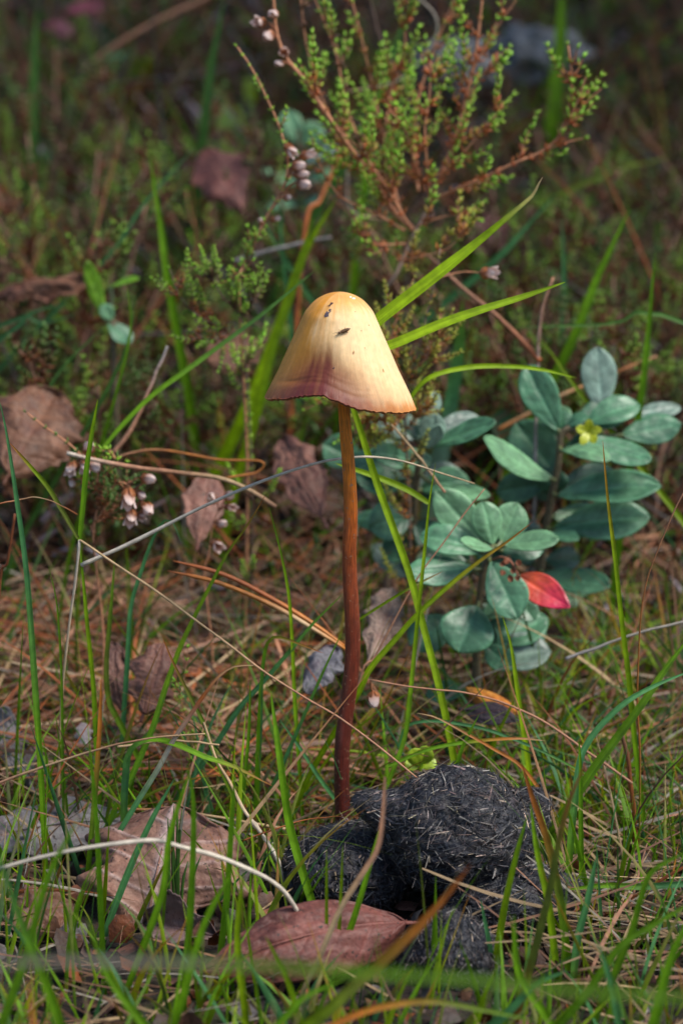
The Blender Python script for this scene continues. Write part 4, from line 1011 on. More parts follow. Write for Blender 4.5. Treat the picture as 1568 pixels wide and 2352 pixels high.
blade('teal grass blade slanting up to the mushroom stem', [(480, 1735, 1.4), (550, 1626, 1.4), (600, 1571, 1.4), (665, 1496, 1.4), (720, 1431, 1.4), (785, 1366, 1.4)], 13, [GREEN, TEAL, TEAL, GREEN])
blade('slim grass blade leaning toward the mushroom stem above the grey fragment', [(640, 1775, .8), (675, 1696, .8), (710, 1616, .8), (745, 1536, .8), (786, 1450, .8)], 10, [GREEN, TEAL, GREEN])
blade('broad grass blade standing at the edge of the stem-bearing dung pellet', [(722, 2090, -3.2), (694, 2000, -3.1), (664, 1890, -3), (645, 1760, -3), (622, 1590, -2.8)], 20, [GREEN, GREEN, GREEN * 1.1, GREEN])
blade('drooping short grass blade with browned tip by the pine needles', [(598, 1660, 1), (602, 1550, 1), (614, 1478, 1), (640, 1463, .9), (695, 1482, .8), (742, 1500, .8)], 11, [GREEN, GREEN, TEAL, GREEN, RUST])
blade('grey-green grass blade hooked over at its top', [(292, 1530, 2.6), (300, 1400, 2.6), (320, 1326, 2.6), (346, 1250, 2.6), (372, 1201, 2.5), (396, 1197, 2.3), (416, 1245, 2.2)], 12, [GREEN, TEAL * 1.2, TEAL * 1.4, TEAL])
# right of the stem
blade('broad bright grass blade rising to the underside of the cap', [(1050, 1790, 1.0), (1030, 1680, 1.1), (1006, 1570, 1.2), (985, 1490, 1.3), (964, 1410, 1.4), (942, 1325, 1.5), (908, 1228, 1.6), (868, 1118, 1.7), (834, 1010, 1.7), (808, 930, 1.7), (790, 880, 1.8)], 18, [GREEN, LIME * .75, LIME * .8, LIME * .8, LIME * .85], wprof=[.8, 1, .9, .95, .7, .2])
blade('thin upright grass blade crossing the broad bright blade', [(900, 1775, .4), (930, 1690, .6), (942, 1590, .7), (951, 1500, .8), (959, 1415, .8), (967, 1340, .8), (977, 1240, .9), (986, 1150, .9), (1000, 1062, .9)], 11, [GREEN, GREEN, LIME * .7, LIME * .8])
blade('long slanting grass blade with brown tip reaching across the lingonberry', [(815, 1605, 1), (849, 1536, 1), (900, 1476, 1.1), (958, 1411, 1.2), (1030, 1345, 1.3), (1104, 1286, 1.4), (1170, 1240, 1.5), (1223, 1198, 1.5)], 15, [GREEN, LIME * .7, LIME * .75, LIME * .7, RUST])
stalk('pinkish dry stalk slanting past the lingonberry', [(825, 1570, 1.8), (859, 1511, 1.9), (909, 1416, 2), (959, 1326, 2.1), (1014, 1251, 2.2), (1068, 1176, 2.3), (1112, 1122, 2.3)], 9, [PINKBR, PINKBR * 1.1, PINKBR * 1.15], taper=.45)
blade('fine yellow-green grass tip pointing from the mushroom stem', [(822, 1424, 1.6), (885, 1384, 1.6), (949, 1346, 1.6), (1017, 1312, 1.6)], 7, [LIME * .7, LIME * .7, TAN], root=False)
blade('vivid slender upright grass blade before the tall lingonberry plant', [(1464, 1770, .5), (1455, 1690, .5), (1443, 1560, .5), (1427, 1430, .5), (1411, 1280, .5), (1395, 1150, .5), (1383, 1012, .5)], 13, [GREEN, GREEN, LIME * .8, LIME * .7, ORANGE * .8])
stalk('thin curved orange-brown stalk beside the vivid slender blade', [(1468, 1760, .4), (1463, 1590, .4), (1470, 1426, .4), (1483, 1341, .4), (1508, 1266, .4), (1545, 1176, .4), (1575, 1120, .4)], 7, [GREEN * .8, ORANGE * .7, ORANGE * .7, PINKBR], taper=.6)
blade('thick dark green grass blade slanting in from the frame edge', [(1300, 1860, -.5), (1364, 1763, -.4), (1414, 1696, -.3), (1474, 1616, -.2), (1524, 1541, 0), (1600, 1440, .2)], 22, [GREEN * .8, GREEN * .8, GREEN * .7, GREEN * .8])
blade('long teal grass blade arching sideways over the litter', [(1296, 2180, -1.6), (1308, 1950, -1.5), (1328, 1765, -1.3), (1342, 1718, -1.2), (1374, 1671, -1.1), (1434, 1614, -1), (1504, 1574, -.8), (1600, 1535, -.5)], 17, [GREEN, GREEN, TEAL, TEAL * 1.2, TEAL * 1.2])
blade('bright tapering grass blade under the round lingonberry leaves', [(1218, 1800, 1.2), (1208, 1726, 1.2), (1189, 1601, 1.2), (1173, 1486, 1.2), (1153, 1414, 1.2)], 14, [GREEN, LIME * .8, LIME * .8, LIME * .7])
stalk('long pinkish-brown straw sloping down to the right side litter', [(1450, 1800, 0), (1374, 1746, .2), (1264, 1666, .4), (1184, 1626, .5), (1074, 1593, .6), (984, 1583, .6), (849, 1562, .7)], 9, [PINKBR * .9, PINKBR, PINKBR], taper=.5, root=False)
blade('rusty grass blade turning green as it bends down behind the dung', [(1310, 1925, -.2), (1262, 1850, -.2), (1199, 1763, -.1), (1134, 1721, 0), (1064, 1681, 0), (999, 1647, 0), (957, 1638, 0)], 9, [OLIVE, GREEN, ORANGE * .7, ORANGE * .7, TAN])
blade('thin teal grass blade arching over the bright green sprout', [(915, 1720, .8), (932, 1670, .8), (984, 1656, .8), (1059, 1663, .8), (1134, 1681, .7), (1234, 1721, .6), (1314, 1761, .5), (1375, 1795, .5)], 8, [TEAL, TEAL, TEAL, GREEN], root=False)
blade('green grass blade with orange end lying level behind the dung', [(890, 1760, .3), (984, 1721, .3), (1084, 1703, .3), (1184, 1696, .3), (1250, 1701, .3)], 9, [GREEN, GREEN, GREEN, ORANGE, TAN], root=False)
stalk('grey-green dry stalk lying across at the frame edge under the lingonberry', [(1299, 1513, 3.4), (1414, 1471, 3.2), (1484, 1448, 3), (1600, 1422, 2.8)], 10, [GREY * 1.1, PALE * .7, PALE * .7], taper=.8, root=False)
blade('bright yellow-green grass blade with kinked tip rising behind the cap', [(820, 790, 2.4), (868, 736, 2.5), (960, 664, 2.6), (1040, 601, 2.7), (1100, 553, 2.8), (1160, 503, 2.8), (1222, 449, 2.9), (1232, 430, 2.9), (1245, 407, 2.9)], 30, [LIME * .9, LIME, LIME, LIME * .8, TAN], wprof=[.9, 1, .95, .4, .22, .05], root=False, face=(-.3, -1, .4))
blade('bright yellow-green grass blade pointing away from the cap edge', [(830, 815, 2.2), (905, 790, 2.2), (1000, 749, 2.3), (1100, 713, 2.4), (1200, 682, 2.5), (1297, 648, 2.5)], 24, [LIME * .9, LIME, LIME * .9, LIME * .8], wprof=[.9, 1, .95, .6, .25, .05], root=False, face=(.1, -.8, .6))
blade('thin arched yellow-green blade beside the highest lingonberry leaves', [(930, 930, 4), (985, 868, 4), (1080, 843, 4.2), (1180, 842, 4.4), (1250, 850, 4.5), (1322, 868, 4.6)], 12, [LIME, LIME * .9, LIME * .9, LIME], root=False)
blade('yellow-green grass blade behind the mushroom stem leaning to the lingonberry', [(984, 1155, 3), (934, 1124, 3), (859, 1093, 3), (770, 1064, 3)], 15, [LIME * .7, LIME * .8, LIME * .8], root=False)
stalk('tan dry stalk hanging beside the slender lingonberry plant', [(1022, 1132, 4.5), (959, 1048, 4.6), (899, 975, 4.8)], 8, [PINKBR, TAN, TAN], taper=.8, root=False)
stalk('reddish stalk sloping behind the cap toward the grey twig', [(1240, 830, 9), (1154, 738, 9.5), (1064, 663, 10), (980, 585, 10.5)], 17, [RUST, PINKBR * .8, PINKBR * .8], taper=.7, root=False)
stalk('orange dead stalk lying behind the tall lingonberry plant', [(1144, 988, 11), (1209, 953, 11), (1299, 903, 11), (1409, 858, 11.3), (1506, 818, 11.5)], 16, [ORANGE * .8, TAN, ORANGE * .9, PINKBR], taper=.5, root=False)
stalk('upright greyish twig beside the yellow-green blades', [(1234, 830, 9), (1235, 790, 9), (1244, 708, 9), (1270, 637, 9)], 14, [GREY, GREY * 1.2, PINKBR * .9], taper=.6, name='twig', cat='twig', mat=M_BARK)
blade('wide blurred grey-green blade upright behind the cap edge', [(1020, 1010, 13), (1040, 900, 13), (1055, 800, 13), (1062, 690, 13)], 42, [GREEN, LGP, TEAL * 1.3, GREEN])
blade('light green blade rising behind the bruised side of the cap', [(565, 945, 13), (610, 830, 13), (650, 720, 13), (700, 580, 13), (772, 455, 13)], 30, [GREEN * .6, LIME * 1.2, LIME * 1.3, LIME, LIME * .8])
blade('second light green blade close beside the bruised side of the cap', [(598, 920, 12), (622, 820, 12), (655, 700, 12), (720, 500, 12)], 24, [GREEN * .6, LIME * 1.2, LIME, LIME * .8])
blade('long dark green blade slanting from the pink bells to behind the cap', [(225, 1045, 5), (280, 978, 5.2), (350, 908, 5.4), (425, 853, 5.6), (500, 798, 5.8), (600, 723, 6), (722, 622, 6.2)], 12, [GREEN, GREEN, DKGREEN * 1.4, DKGREEN * 1.5], root=False)
BGB = 'blurred grass blades on the bank behind'
BG_LABELS = [
    'green blade upright on the bank near the short heather tuft',
    'broad dark blade upright high behind the white bell sprig',
    'thin teal blade slanting toward the rust-brown hanging leaf',
    'teal blade slanting beside the kinked yellow-green blade',
    'green blade slanting up behind the tall lingonberry plant',
    'green blade upright behind the tall lingonberry bud',
    'dull teal blade upright behind the grey twig',
    'dark level blade crossing behind the grey twig',
    'dark green blade running up through the heather bush',
    'green blade tucked in the middle of the heather bush',
    'olive blade arching level on the bank beyond the heather bush',
    'broad green blade upright beside the lichen-grey stone',
    'dark green blade upright high on the dark bank',
    'short teal blade under the white bell sprig',
    'second short teal blade leaning under the white bell sprig',
    'lime blade leaning to the foot of the grey twig',
    'dark blade leaning by the lingonberry sprout',
    'thin green blade beside the lingonberry sprout',
    'dark slanting blade above the broad brown dead leaf',
    'low teal blade under the flat curled dead leaf',
    'second low teal blade under the flat curled dead leaf']
for lb, (pts, wv, c) in zip(BG_LABELS, (([(385, 640, 14), (372, 540, 14), (345, 360, 14)], 22, GREEN), ([(470, 300, 24), (485, 160, 24), (515, 0, 24)], 30, DKGREEN * 1.3), ([(240, 600, 16), (330, 470, 16), (450, 335, 16)], 12, TEAL), ([(1120, 612, 16), (1200, 530, 16), (1280, 440, 16)], 22, TEAL * .9),
                      ([(1310, 790, 13), (1370, 640, 13), (1445, 480, 13)], 26, GREEN), ([(1470, 920, 9), (1488, 760, 9), (1503, 580, 9)], 18, GREEN), ([(1290, 800, 16), (1294, 640, 16), (1290, 500, 16)], 20, TEAL * .7), ([(1568, 740, 10), (1400, 745, 10), (1180, 752, 10)], 14, DKGREEN * 1.5),
                      ([(820, 330, 22), (880, 180, 22), (950, -10, 22)], 26, DKGREEN * 1.6), ([(840, 400, 21), (850, 280, 21), (920, 120, 21)], 20, GREEN), ([(1390, 400, 26), (1480, 375, 26), (1540, 360, 26)], 18, OLIVE * 1.6), ([(1270, 260, 34), (1285, 100, 34), (1290, -40, 34)], 40, GREEN * .8),
                      ([(75, 420, 30), (80, 200, 30), (85, 20, 30)], 30, DKGREEN * 1.2), ([(650, 580, 15), (645, 520, 15), (655, 460, 15)], 16, TEAL * .9), ([(640, 570, 15.5), (610, 510, 15.5), (585, 460, 15.5)], 14, TEAL * .9), ([(1330, 900, 9.5), (1280, 830, 10), (1235, 770, 10)], 15, LIME * .7),
                      ([(200, 980, 9), (290, 800, 9), (310, 680, 9)], 14, DKGREEN * 1.2), ([(260, 930, 8), (300, 760, 8), (290, 640, 8)], 10, GREEN * .7), ([(80, 960, 10), (140, 850, 10), (250, 740, 10)], 12, DKGREEN * 1.3), ([(0, 780, 12), (70, 720, 12), (140, 700, 12)], 22, TEAL * .6), ([(20, 740, 13), (90, 745, 13), (180, 720, 13)], 20, TEAL * .6))):
    blade(lb, pts, wv, [c, c, c * 1.1], group=BGB)
stalk('thin rust stalk sloping behind the arching heather sprig', [(695, 560, 16), (735, 460, 16.5), (780, 360, 17)], 18, [RUST * 1.2, RUST * 1.3], taper=.7)
stalk('long reddish twig slanting high across the dark bank', [(190, 165, 34), (260, 110, 34), (350, 55, 34), (480, -5, 34)], 22, [BROWN, PINKBR * .7, PINKBR * .7], taper=.8, name='twig', cat='twig', mat=M_BARK, root=False)
stalk('dark bare twig forking among the heather bush', [(955, 320, 18), (948, 245, 17.6), (918, 180, 17.4), (872, 85, 17.4), (845, -15, 17.4)], 13, [GREY * .5, DARKBR * 1.5, DARKBR], taper=.9, name='twig', cat='twig', mat=M_BARK, root=False)
stalk('pale curled straw looping through the heather bush', [(800, 212, 17), (900, 190, 17), (955, 150, 17), (1000, 85, 17), (998, 35, 17), (960, -5, 17)], 6, [TAN, PALE * .8, PALE * .8], taper=.9, root=False)
stalk('pale wiry straw bent below the heather bush', [(890, 505, 17), (830, 495, 17), (800, 470, 17), (797, 390, 17)], 6, [PINKBR, PALE * .7, PALE * .7], taper=.8, root=False)
stalk('grey dead twig lying above the spindly low heather sprigs', [(540, 600, 15), (640, 570, 15), (760, 545, 15)], 14, [GREY * .6, GREY * .9, GREY * .7], taper=.7, name='twig', cat='twig', mat=M_BARK, root=False)
stalk('pinkish-grey bare twig rising from the dried heather bells', [(262, 1040, 7), (310, 970, 7.2), (345, 890, 7.4), (385, 795, 7.6)], 15, [PINKBR * .6, PINKBR * .8, GREY], taper=.5, name='twig', cat='twig', mat=M_BARK, root=False)
stalk('brown peeling twig lying across behind the long pale straw', [(155, 1042, 4.6), (300, 1072, 4.6), (420, 1088, 4.6), (500, 1098, 4.5), (570, 1125, 4.4), (635, 1165, 4.3)], 13, [PALE * .8, PINKBR * .9, BROWN * 1.4, TAN * .8, BROWN], taper=1.2, name='twig', cat='twig', mat=M_BARK, root=False)
stalk('arched orange-brown dead grass stalk above the peeling twig', [(262, 975 + 80, 6), (300, 1040, 6), (370, 1033, 6), (500, 1055, 6), (600, 1060, 6), (590, 1085, 6), (520, 1098, 5.8)], 9, [PINKBR, ORANGE * .7, ORANGE * .7, ORANGE * .7], taper=.8, root=False)
stalk('dark red stem upright at the frame edge beside the tall blue-green blade', [(-2, 1370, 2), (18, 1290, 2), (34, 1180, 2)], 12, [RUST * .5, RUST * .6, RUST * .4], taper=.8)
stalk('short orange dead stem standing in right side grass', [(1456, 1880, .5), (1448, 1800, .5), (1440, 1740, .5), (1428, 1688, .5)], 18, [RUST, ORANGE * .8, RUST, BROWN], taper=.7)
stalk('long brown twisted dead blade lying before the upright stems', [(-20, 1805, -1), (100, 1760, -1), (230, 1720, -1), (300, 1703, -1), (400, 1690, -1), (472, 1686, -1)], 9, [PINKBR * .8, TAN * .8, BROWN * 1.5, TAN], taper=.6, root=False)
stalk('tan dead blade lying beneath the wide emerald bent blade', [(270, 1716, -.5), (370, 1701, -.5), (440, 1704, -.5), (505, 1712, -.5)], 8, [TAN, TAN * .8, TAN], taper=.8, root=False)
stalk('pale orange straw lying level behind the large crumpled oak leaf', [(270, 1856, .3), (400, 1864, .3), (520, 1880, .2), (655, 1905, 0)], 8, [ORANGE * .7, TAN, TAN * 1.1], taper=1.2, root=False)
stalk('thin dark red grass wisp reaching to the stem-bearing pellet', [(560, 1930, -1.5), (640, 1900, -1.5), (720, 1880, -1.5), (830, 1874, -2)], 5, [RUST, RUST * 1.2, ORANGE * .6], taper=.6, root=False)
# the two-needle pine fascicle
pn = thing('pine_needle_pair', P(790, 1488, 2.2), 'thick pair of glossy orange pine needles pointing at the mushroom stem', 'pine needle')
for pts, c in (([(792, 1490, 2.2), (720, 1445, 2.2), (620, 1388, 2.4), (500, 1338, 2.5), (384, 1311, 2.6)], [ORANGE, TAN, ORANGE * .8, ORANGE, RUST]), ([(790, 1484, 2.3), (730, 1440, 2.4), (640, 1384, 2.6), (520, 1322, 2.8), (398, 1288, 2.9)], [ORANGE, ORANGE * .9, RUST, RUST, RUST])):
    m = MB(); q = spline([P(*a) for a in pts], 40); t = np.linspace(0, 1, 40)
    cc = np.array([np.interp(t, np.linspace(0, 1, 5), np.array(c)[:, k]) for k in range(3)]).T
    tube(m, q, cm(1, q[0]) * np.interp(t, [0, .3, .85, 1], [6, 10, 8, 1.5]), cc, 8, tw=.6)
    part('needle', m, M_NEEDLE, pn, P(790, 1488, 2.2))
# dark needle-thin grass tuft before the oak leaf
tuft_o = P(410, 2110, -2.4); tuft_o[2] = Gs(tuft_o[0], tuft_o[1])
tf = thing('fine_grass_tuft', tuft_o, 'tuft of dark needle-thin grass before the large oak leaf', 'grass tuft')
for k, (u0, u1, v1) in enumerate(((402, 400, 1850), (408, 408, 1855), (412, 386, 1890), (414, 432, 1978), (416, 462, 1965), (384, 386, 1880), (410, 418, 1858))):
    m = MB(); a = P(u0, 2108, -2.4); a[2] -= .8; b = P((u0 + u1) / 2 + (k % 3 - 1) * 4, (2100 + v1) / 2, -2.4); e = P(u1, v1, -2.3)
    tube(m, spline([a, b, e], 16), np.interp(np.linspace(0, 1, 16), [0, .8, 1], [.036, .03, .008]), DKGREEN * (1 + .3 * (k % 2)), 5)
    part('blade', m, M_BLADE, tf, tuft_o)
# small bright sprout behind the dung
so = P(970, 1790, .8); so[2] = Gs(so[0], so[1])
sprt = thing('green_sprout', so, 'bright yellow-green round-leaved sprout behind the dung', 'seedling')
m = MB(); tube(m, spline([so, P(965, 1765, .8), P(968, 1745, .8)], 8), .04, LIME, 6); part('stem', m, M_BLADE, sprt, so)
for k, (bu, bv, tu, tv, wd) in enumerate(((965, 1760, 945, 1720, 40), (968, 1755, 985, 1715, 40), (960, 1765, 930, 1750, 28), (970, 1765, 1000, 1745, 30), (966, 1765, 975, 1740, 34))):
    m = MB(); broad(m, P(bu, bv, .8), P(tu, tv, .6 + .1 * k), cm(wd, so), (.1 * k - .2, -.7, .7), 'ell', (.3, .42, .02), seed=k, curl=.4); part('leaf', m, M_GLOSS, sprt, so)
# lone dried bell beside the stem
fo = P(856, 1600, .9)
lone = thing('dried_heather_bell', fo, 'single dried heather bell hanging from the pinkish straw by the stem', 'flower')
m = MB(); tube(m, spline([P(850, 1563, .7), P(852, 1580, .8), P(856, 1592, .9)], 6), .02, np.array((.35, .13, .05)), 5); part('stalk', m, M_BARK, lone, fo)
flower(lone, fo, P(856, 1590, .9), (.1, -.7, -.8), 1.15, k=1)

# ---- foreground blades (close to the lens, soft)
blade('wide soft green blade bowing up in front of the brown dead leaf', [(150, 2380, -11), (118, 2290, -11), (90, 2215, -11), (50, 2118, -11), (18, 2020, -11), (-15, 1940, -11)], 26, [GREEN * .9, GREEN * .9, GREEN, TEAL])
blade('long soft green blade lying level across the whole foreground', [(1620, 2292, -19), (1300, 2272, -19), (1100, 2250, -19), (900, 2236, -19), (600, 2216, -19), (300, 2206, -19), (-40, 2208, -19)], 22, [GREEN * .7, GREEN * .7, GREEN * .8, GREEN * .7, PALE * .35, PALE * .3], root=False, wprof=[.9, 1, 1, .9, .8, .7])
stalk('bent whitish straw arching before the large oak leaf', [(695, 2115, -4.5), (645, 2043, -5), (575, 1998, -5.4), (500, 1966, -5.6), (410, 1942, -5.8), (362, 1929, -5.9), (300, 1934, -6), (200, 1948, -6), (90, 1970, -6), (0, 1996, -6)], 14, [PALE, PALE * 1.1, PALE * 1.1, PALE, PALE * .8], taper=.7, root=False)
blade('broad soft blade with an orange end leaning before the broken dung pellet', [(740, 2330, -10), (800, 2275, -10), (862, 2222, -10), (925, 2162, -10), (984, 2103, -10), (1036, 2043, -10), (1080, 1985, -10)], 32, [GREEN, LIME * .7, LIME * .7, OLIVE, ORANGE * .8, RUST * .8])
blade('tan soft straw standing in front of the large dung pellet', [(735, 2195, -6.5), (784, 2083, -6.5), (836, 2000, -6.5), (868, 1945, -6.5), (880, 1865, -6.5), (884, 1785, -6.5)], 13, [GREEN, TAN, TAN * 1.1, PINKBR * 1.3, PINKBR * 1.2], wprof=[.7, .9, 1, .9, .6, .3], mat=M_DRY)
blade('soft orange-green blade arching low along the bottom', [(740, 2370, -10), (800, 2338, -10), (880, 2312, -10), (990, 2300, -10), (1100, 2318, -10), (1230, 2345, -10)], 18, [OLIVE, ORANGE, ORANGE, ORANGE * 1.1, OLIVE, GREEN])
blade('bright upright blade before the right end of the large dung pellet', [(1140, 2190, -5), (1162, 2063, -5), (1188, 1953, -5), (1211, 1872, -5)], 17, [LIME * .7, LIME * .7, LIME * .8, GREEN])
blade('grass blade crossing the small dung lump', [(1278, 2240, -5), (1258, 2073, -5), (1234, 1963, -5), (1217, 1845, -5)], 18, [GREEN, LIME * .7, GREEN])
blade('orange-topped grass blade crossing the flattened dung pellet', [(1306, 2240, -4.5), (1285, 2063, -4.5), (1255, 1928, -4.5), (1224, 1838, -4.5), (1196, 1750, -4.5)], 19, [GREEN, GREEN, OLIVE, ORANGE * .7, RUST])
blade('soft brownish-olive blade leaning out past the dung heap', [(1215, 2230, -7), (1258, 2063, -7), (1284, 1928, -7), (1308, 1838, -7), (1345, 1750, -7)], 20, [RUST, OLIVE * .8, OLIVE * .8, RUST], twist=.5)
blade('teal grass blade upright beyond the flattened dung pellet', [(1312, 2290, -5), (1324, 2163, -5), (1349, 2063, -5), (1370, 1960, -5)], 20, [GREEN, TEAL, TEAL * 1.2, TEAL])
blade('level green blade reaching in over the right side straw', [(1620, 2026, -3), (1484, 2036, -3), (1384, 2034, -3), (1298, 2044, -3)], 16, [TEAL * .8, TEAL * .8, GREEN, GREEN], root=False)
blade('dark soft blade bending in from the frame edge low down', [(1400, 2260, -7), (1449, 2138, -7), (1470, 2063, -7), (1500, 1998, -7), (1600, 1945, -7)], 19, [GREEN * .8, GREEN * .7, GREEN * .7, GREEN * .8])
blade('dark soft blade sloping up to the frame edge near the bottom', [(1340, 2290, -8), (1424, 2173, -8), (1484, 2133, -8), (1610, 2060, -8)], 20, [GREEN * .8, GREEN * .8, GREEN * .8])
blade('short teal grass tip in front of the flattened dung pellet', [(1122, 2160, -5), (1112, 2110, -5), (1103, 2066, -5)], 12, [GREEN, TEAL * 1.3, TEAL * 1.3])
FG = 'upright green blades in the foreground grass'
FG_LABELS = [
    'green blade rising past the withered orange-tipped blade',
    'soft green blade passing before the needle-thin tuft',
    'green blade leaning over the large crumpled oak leaf',
    'teal blade slanting across the grey speckled leaf',
    'green blade between the oak leaf and the stem-bearing pellet',
    'lime blade near the end of the reddish smooth leaf',
    'soft green blade leaning toward the bent whitish straw end',
    'lime blade leaning over the low end of the reddish leaf',
    'thin lime blade before the stem-bearing dung pellet',
    'second thin lime blade before the stem-bearing dung pellet',
    'green blade standing beside the tan soft straw',
    'soft green blade below the flattened dung pellet',
    'teal blade leaning low beneath the flattened dung pellet',
    'green blade upright at the foot of the long teal arching blade',
    'short teal blade beside the short orange dead stem',
    'wide soft green blade below the level teal-green blade',
    'soft teal blade near the rusty narrow dead leaf',
    'soft green blade leaning above the orange-green arching blade',
    'wide soft green blade crossing the bowed foreground blade',
    'wide dark soft blade before the oak leaf base',
    'green blade directly behind the large dung pellet',
    'thin green blade below the drooping browned-tip blade',
    'green blade beside the thin one below the drooping browned-tip blade',
    'teal blade leaning away from the mushroom stem foot']
for lb, (pts, wv, c) in zip(FG_LABELS, (([(240, 2260, -5), (232, 2080, -5), (222, 1880, -5), (205, 1700, -5)], 15, GREEN), ([(425, 2260, -6), (440, 2060, -6), (445, 1850, -6), (430, 1760, -6)], 18, GREEN), ([(300, 2250, -6), (370, 2060, -6), (390, 1920, -6), (440, 1760, -6)], 17, GREEN * .9), ([(250, 2120, -3), (300, 1990, -3), (350, 1880, -3), (400, 1790, -3)], 17, TEAL * 1.2),
                      ([(500, 2250, -5), (520, 2080, -5), (530, 1930, -5), (540, 1770, -5)], 17, GREEN), ([(560, 2300, -7), (545, 2150, -7), (560, 2000, -7)], 18, LIME * .6), ([(420, 2290, -8), (470, 2120, -8), (540, 1990, -8)], 20, GREEN), ([(690, 2350, -8), (660, 2250, -8), (610, 2150, -8)], 16, LIME * .7),
                      ([(750, 2120, -5), (750, 2040, -5), (750, 1945, -5)], 9, LIME * .6), ([(780, 2110, -5), (784, 2030, -5), (787, 1940, -5)], 9, LIME * .6), ([(815, 2100, -5), (845, 2000, -5), (870, 1905, -5)], 16, GREEN), ([(1250, 2330, -8), (1190, 2230, -8), (1180, 2100, -8)], 20, GREEN), ([(1160, 2330, -8), (1230, 2260, -8), (1300, 2230, -8)], 22, TEAL),
                      ([(1335, 2040, -2), (1333, 1900, -2), (1332, 1763, -2), (1328, 1690, -2)], 12, GREEN), ([(1430, 1990, -1), (1450, 1900, -1), (1475, 1860, -1)], 10, TEAL), ([(1500, 2350, -9), (1540, 2200, -9), (1600, 2080, -9)], 26, GREEN), ([(1420, 2350, -9), (1400, 2250, -9), (1370, 2160, -9)], 20, TEAL), ([(640, 2350, -10), (700, 2290, -10), (790, 2250, -10)], 20, GREEN),
                      ([(10, 2340, -9), (60, 2200, -9), (110, 2020, -9), (180, 1880, -9)], 22, GREEN * .9), ([(330, 2350, -10), (250, 2240, -10), (200, 2100, -10)], 24, GREEN * .8), ([(1040, 1800, 0), (1060, 1720, 0), (1100, 1640, 0)], 12, GREEN), ([(560, 1800, .2), (572, 1680, .2), (575, 1560, .2)], 10, GREEN), ([(590, 1790, .3), (594, 1680, .3), (598, 1560, .3)], 12, GREEN), ([(735, 1790, 1), (690, 1720, 1), (640, 1650, 1)], 11, TEAL))):
    blade(lb, pts, wv, [c, c, c * 1.1, c], group=FG)

# ---- stones high on the bank
for (u, v, y, r, lb) in ((1235, 130, 40, 1.5, 'pale lichen-grey stone on the bank behind the heather'), (1050, 160, 36, 1.3, 'small bluish-grey stone showing through the heather bush')):
    p = P(u, v, y)
    d = ICO4_V; q = p + d * np.array((r, r * .8, r * .65)) * (1 + .9 * fbm(d * 2.2 + u, 4, 2) + .3 * fbm(d * 7, 3, 4))[:, None]
    m = MB(); m.add(q, ICO4_F, np.array((.17, .17, .17)) * (1 + .9 * fbm(d * 4, 3, 5))[:, None])
    solo('stone', m, M_STONE, p, lb, 'stone')

# ---- young pines added out of view to shade the bank's upper part
def pine(label, x, y, H, R, n, seed):
    random.seed(seed)
    o = np.array((x, y, Gs(x, y) - .5))
    t = thing('added_shade_pine', o, label, 'tree', 'added unseen pines shading the bank')
    tr = spline([o, o + np.array((.6, .3, H * .4)), o + np.array((0, .5, H * .75)), o + np.array((.3, 0, H))], 30)
    m = MB(); tube(m, tr, np.linspace(1.1, .25, 30), np.array((.16, .09, .05)), 10)
    part('trunk', m, M_BARK, t, o)
    for k in range(n):
        q = .14 + .84 * (k + random.random()) / n
        a = k * 2.4 + random.uniform(-.4, .4); i = min(int(q * 29), 29)
        L = R * (1.1 - q) ** .75 * random.uniform(.75, 1.15)
        d = np.array((math.cos(a), math.sin(a), .25))
        br = spline([tr[i], tr[i] + d * L * .5, tr[i] + d * L + np.array((0, 0, L * .2))], 14)
        m = MB(); tube(m, br, np.linspace(.32, .12, 14) * (1.1 - q * .5), np.array((.2, .11, .05)), 6)
        bo = part('branch', m, M_BARK, t, o)
        nn = int(14 * L)
        kk = rng.integers(3, 14, nn); dd = nrm(nrm(br[13] - br[0])[None] * .8 + rng.normal(size=(nn, 3)) * .6)
        lm = MB(); c = vary((.05, .1, .035), nn)
        blades(lm, br[kk] + rng.normal(size=(nn, 3)) * .15, dd, rng.normal(size=(nn, 3)) * .08, nrm(np.cross(dd, rng.normal(size=(nn, 3)))), 3.5 + 2.5 * rng.random(nn), np.full(nn, .16), c, c, m=3, tip=.6)
        props(part('needles', lm, M_NEEDLE, bo, o), kind='stuff')
    return t
pine('added young pine out of view, with short needles, shading the upper bank', 27, 33, 92, 21, 46, 4)
pine('taller added young pine out of view farther up, shading the bank', 33, 58, 120, 24, 46, 9)
random.seed(77)
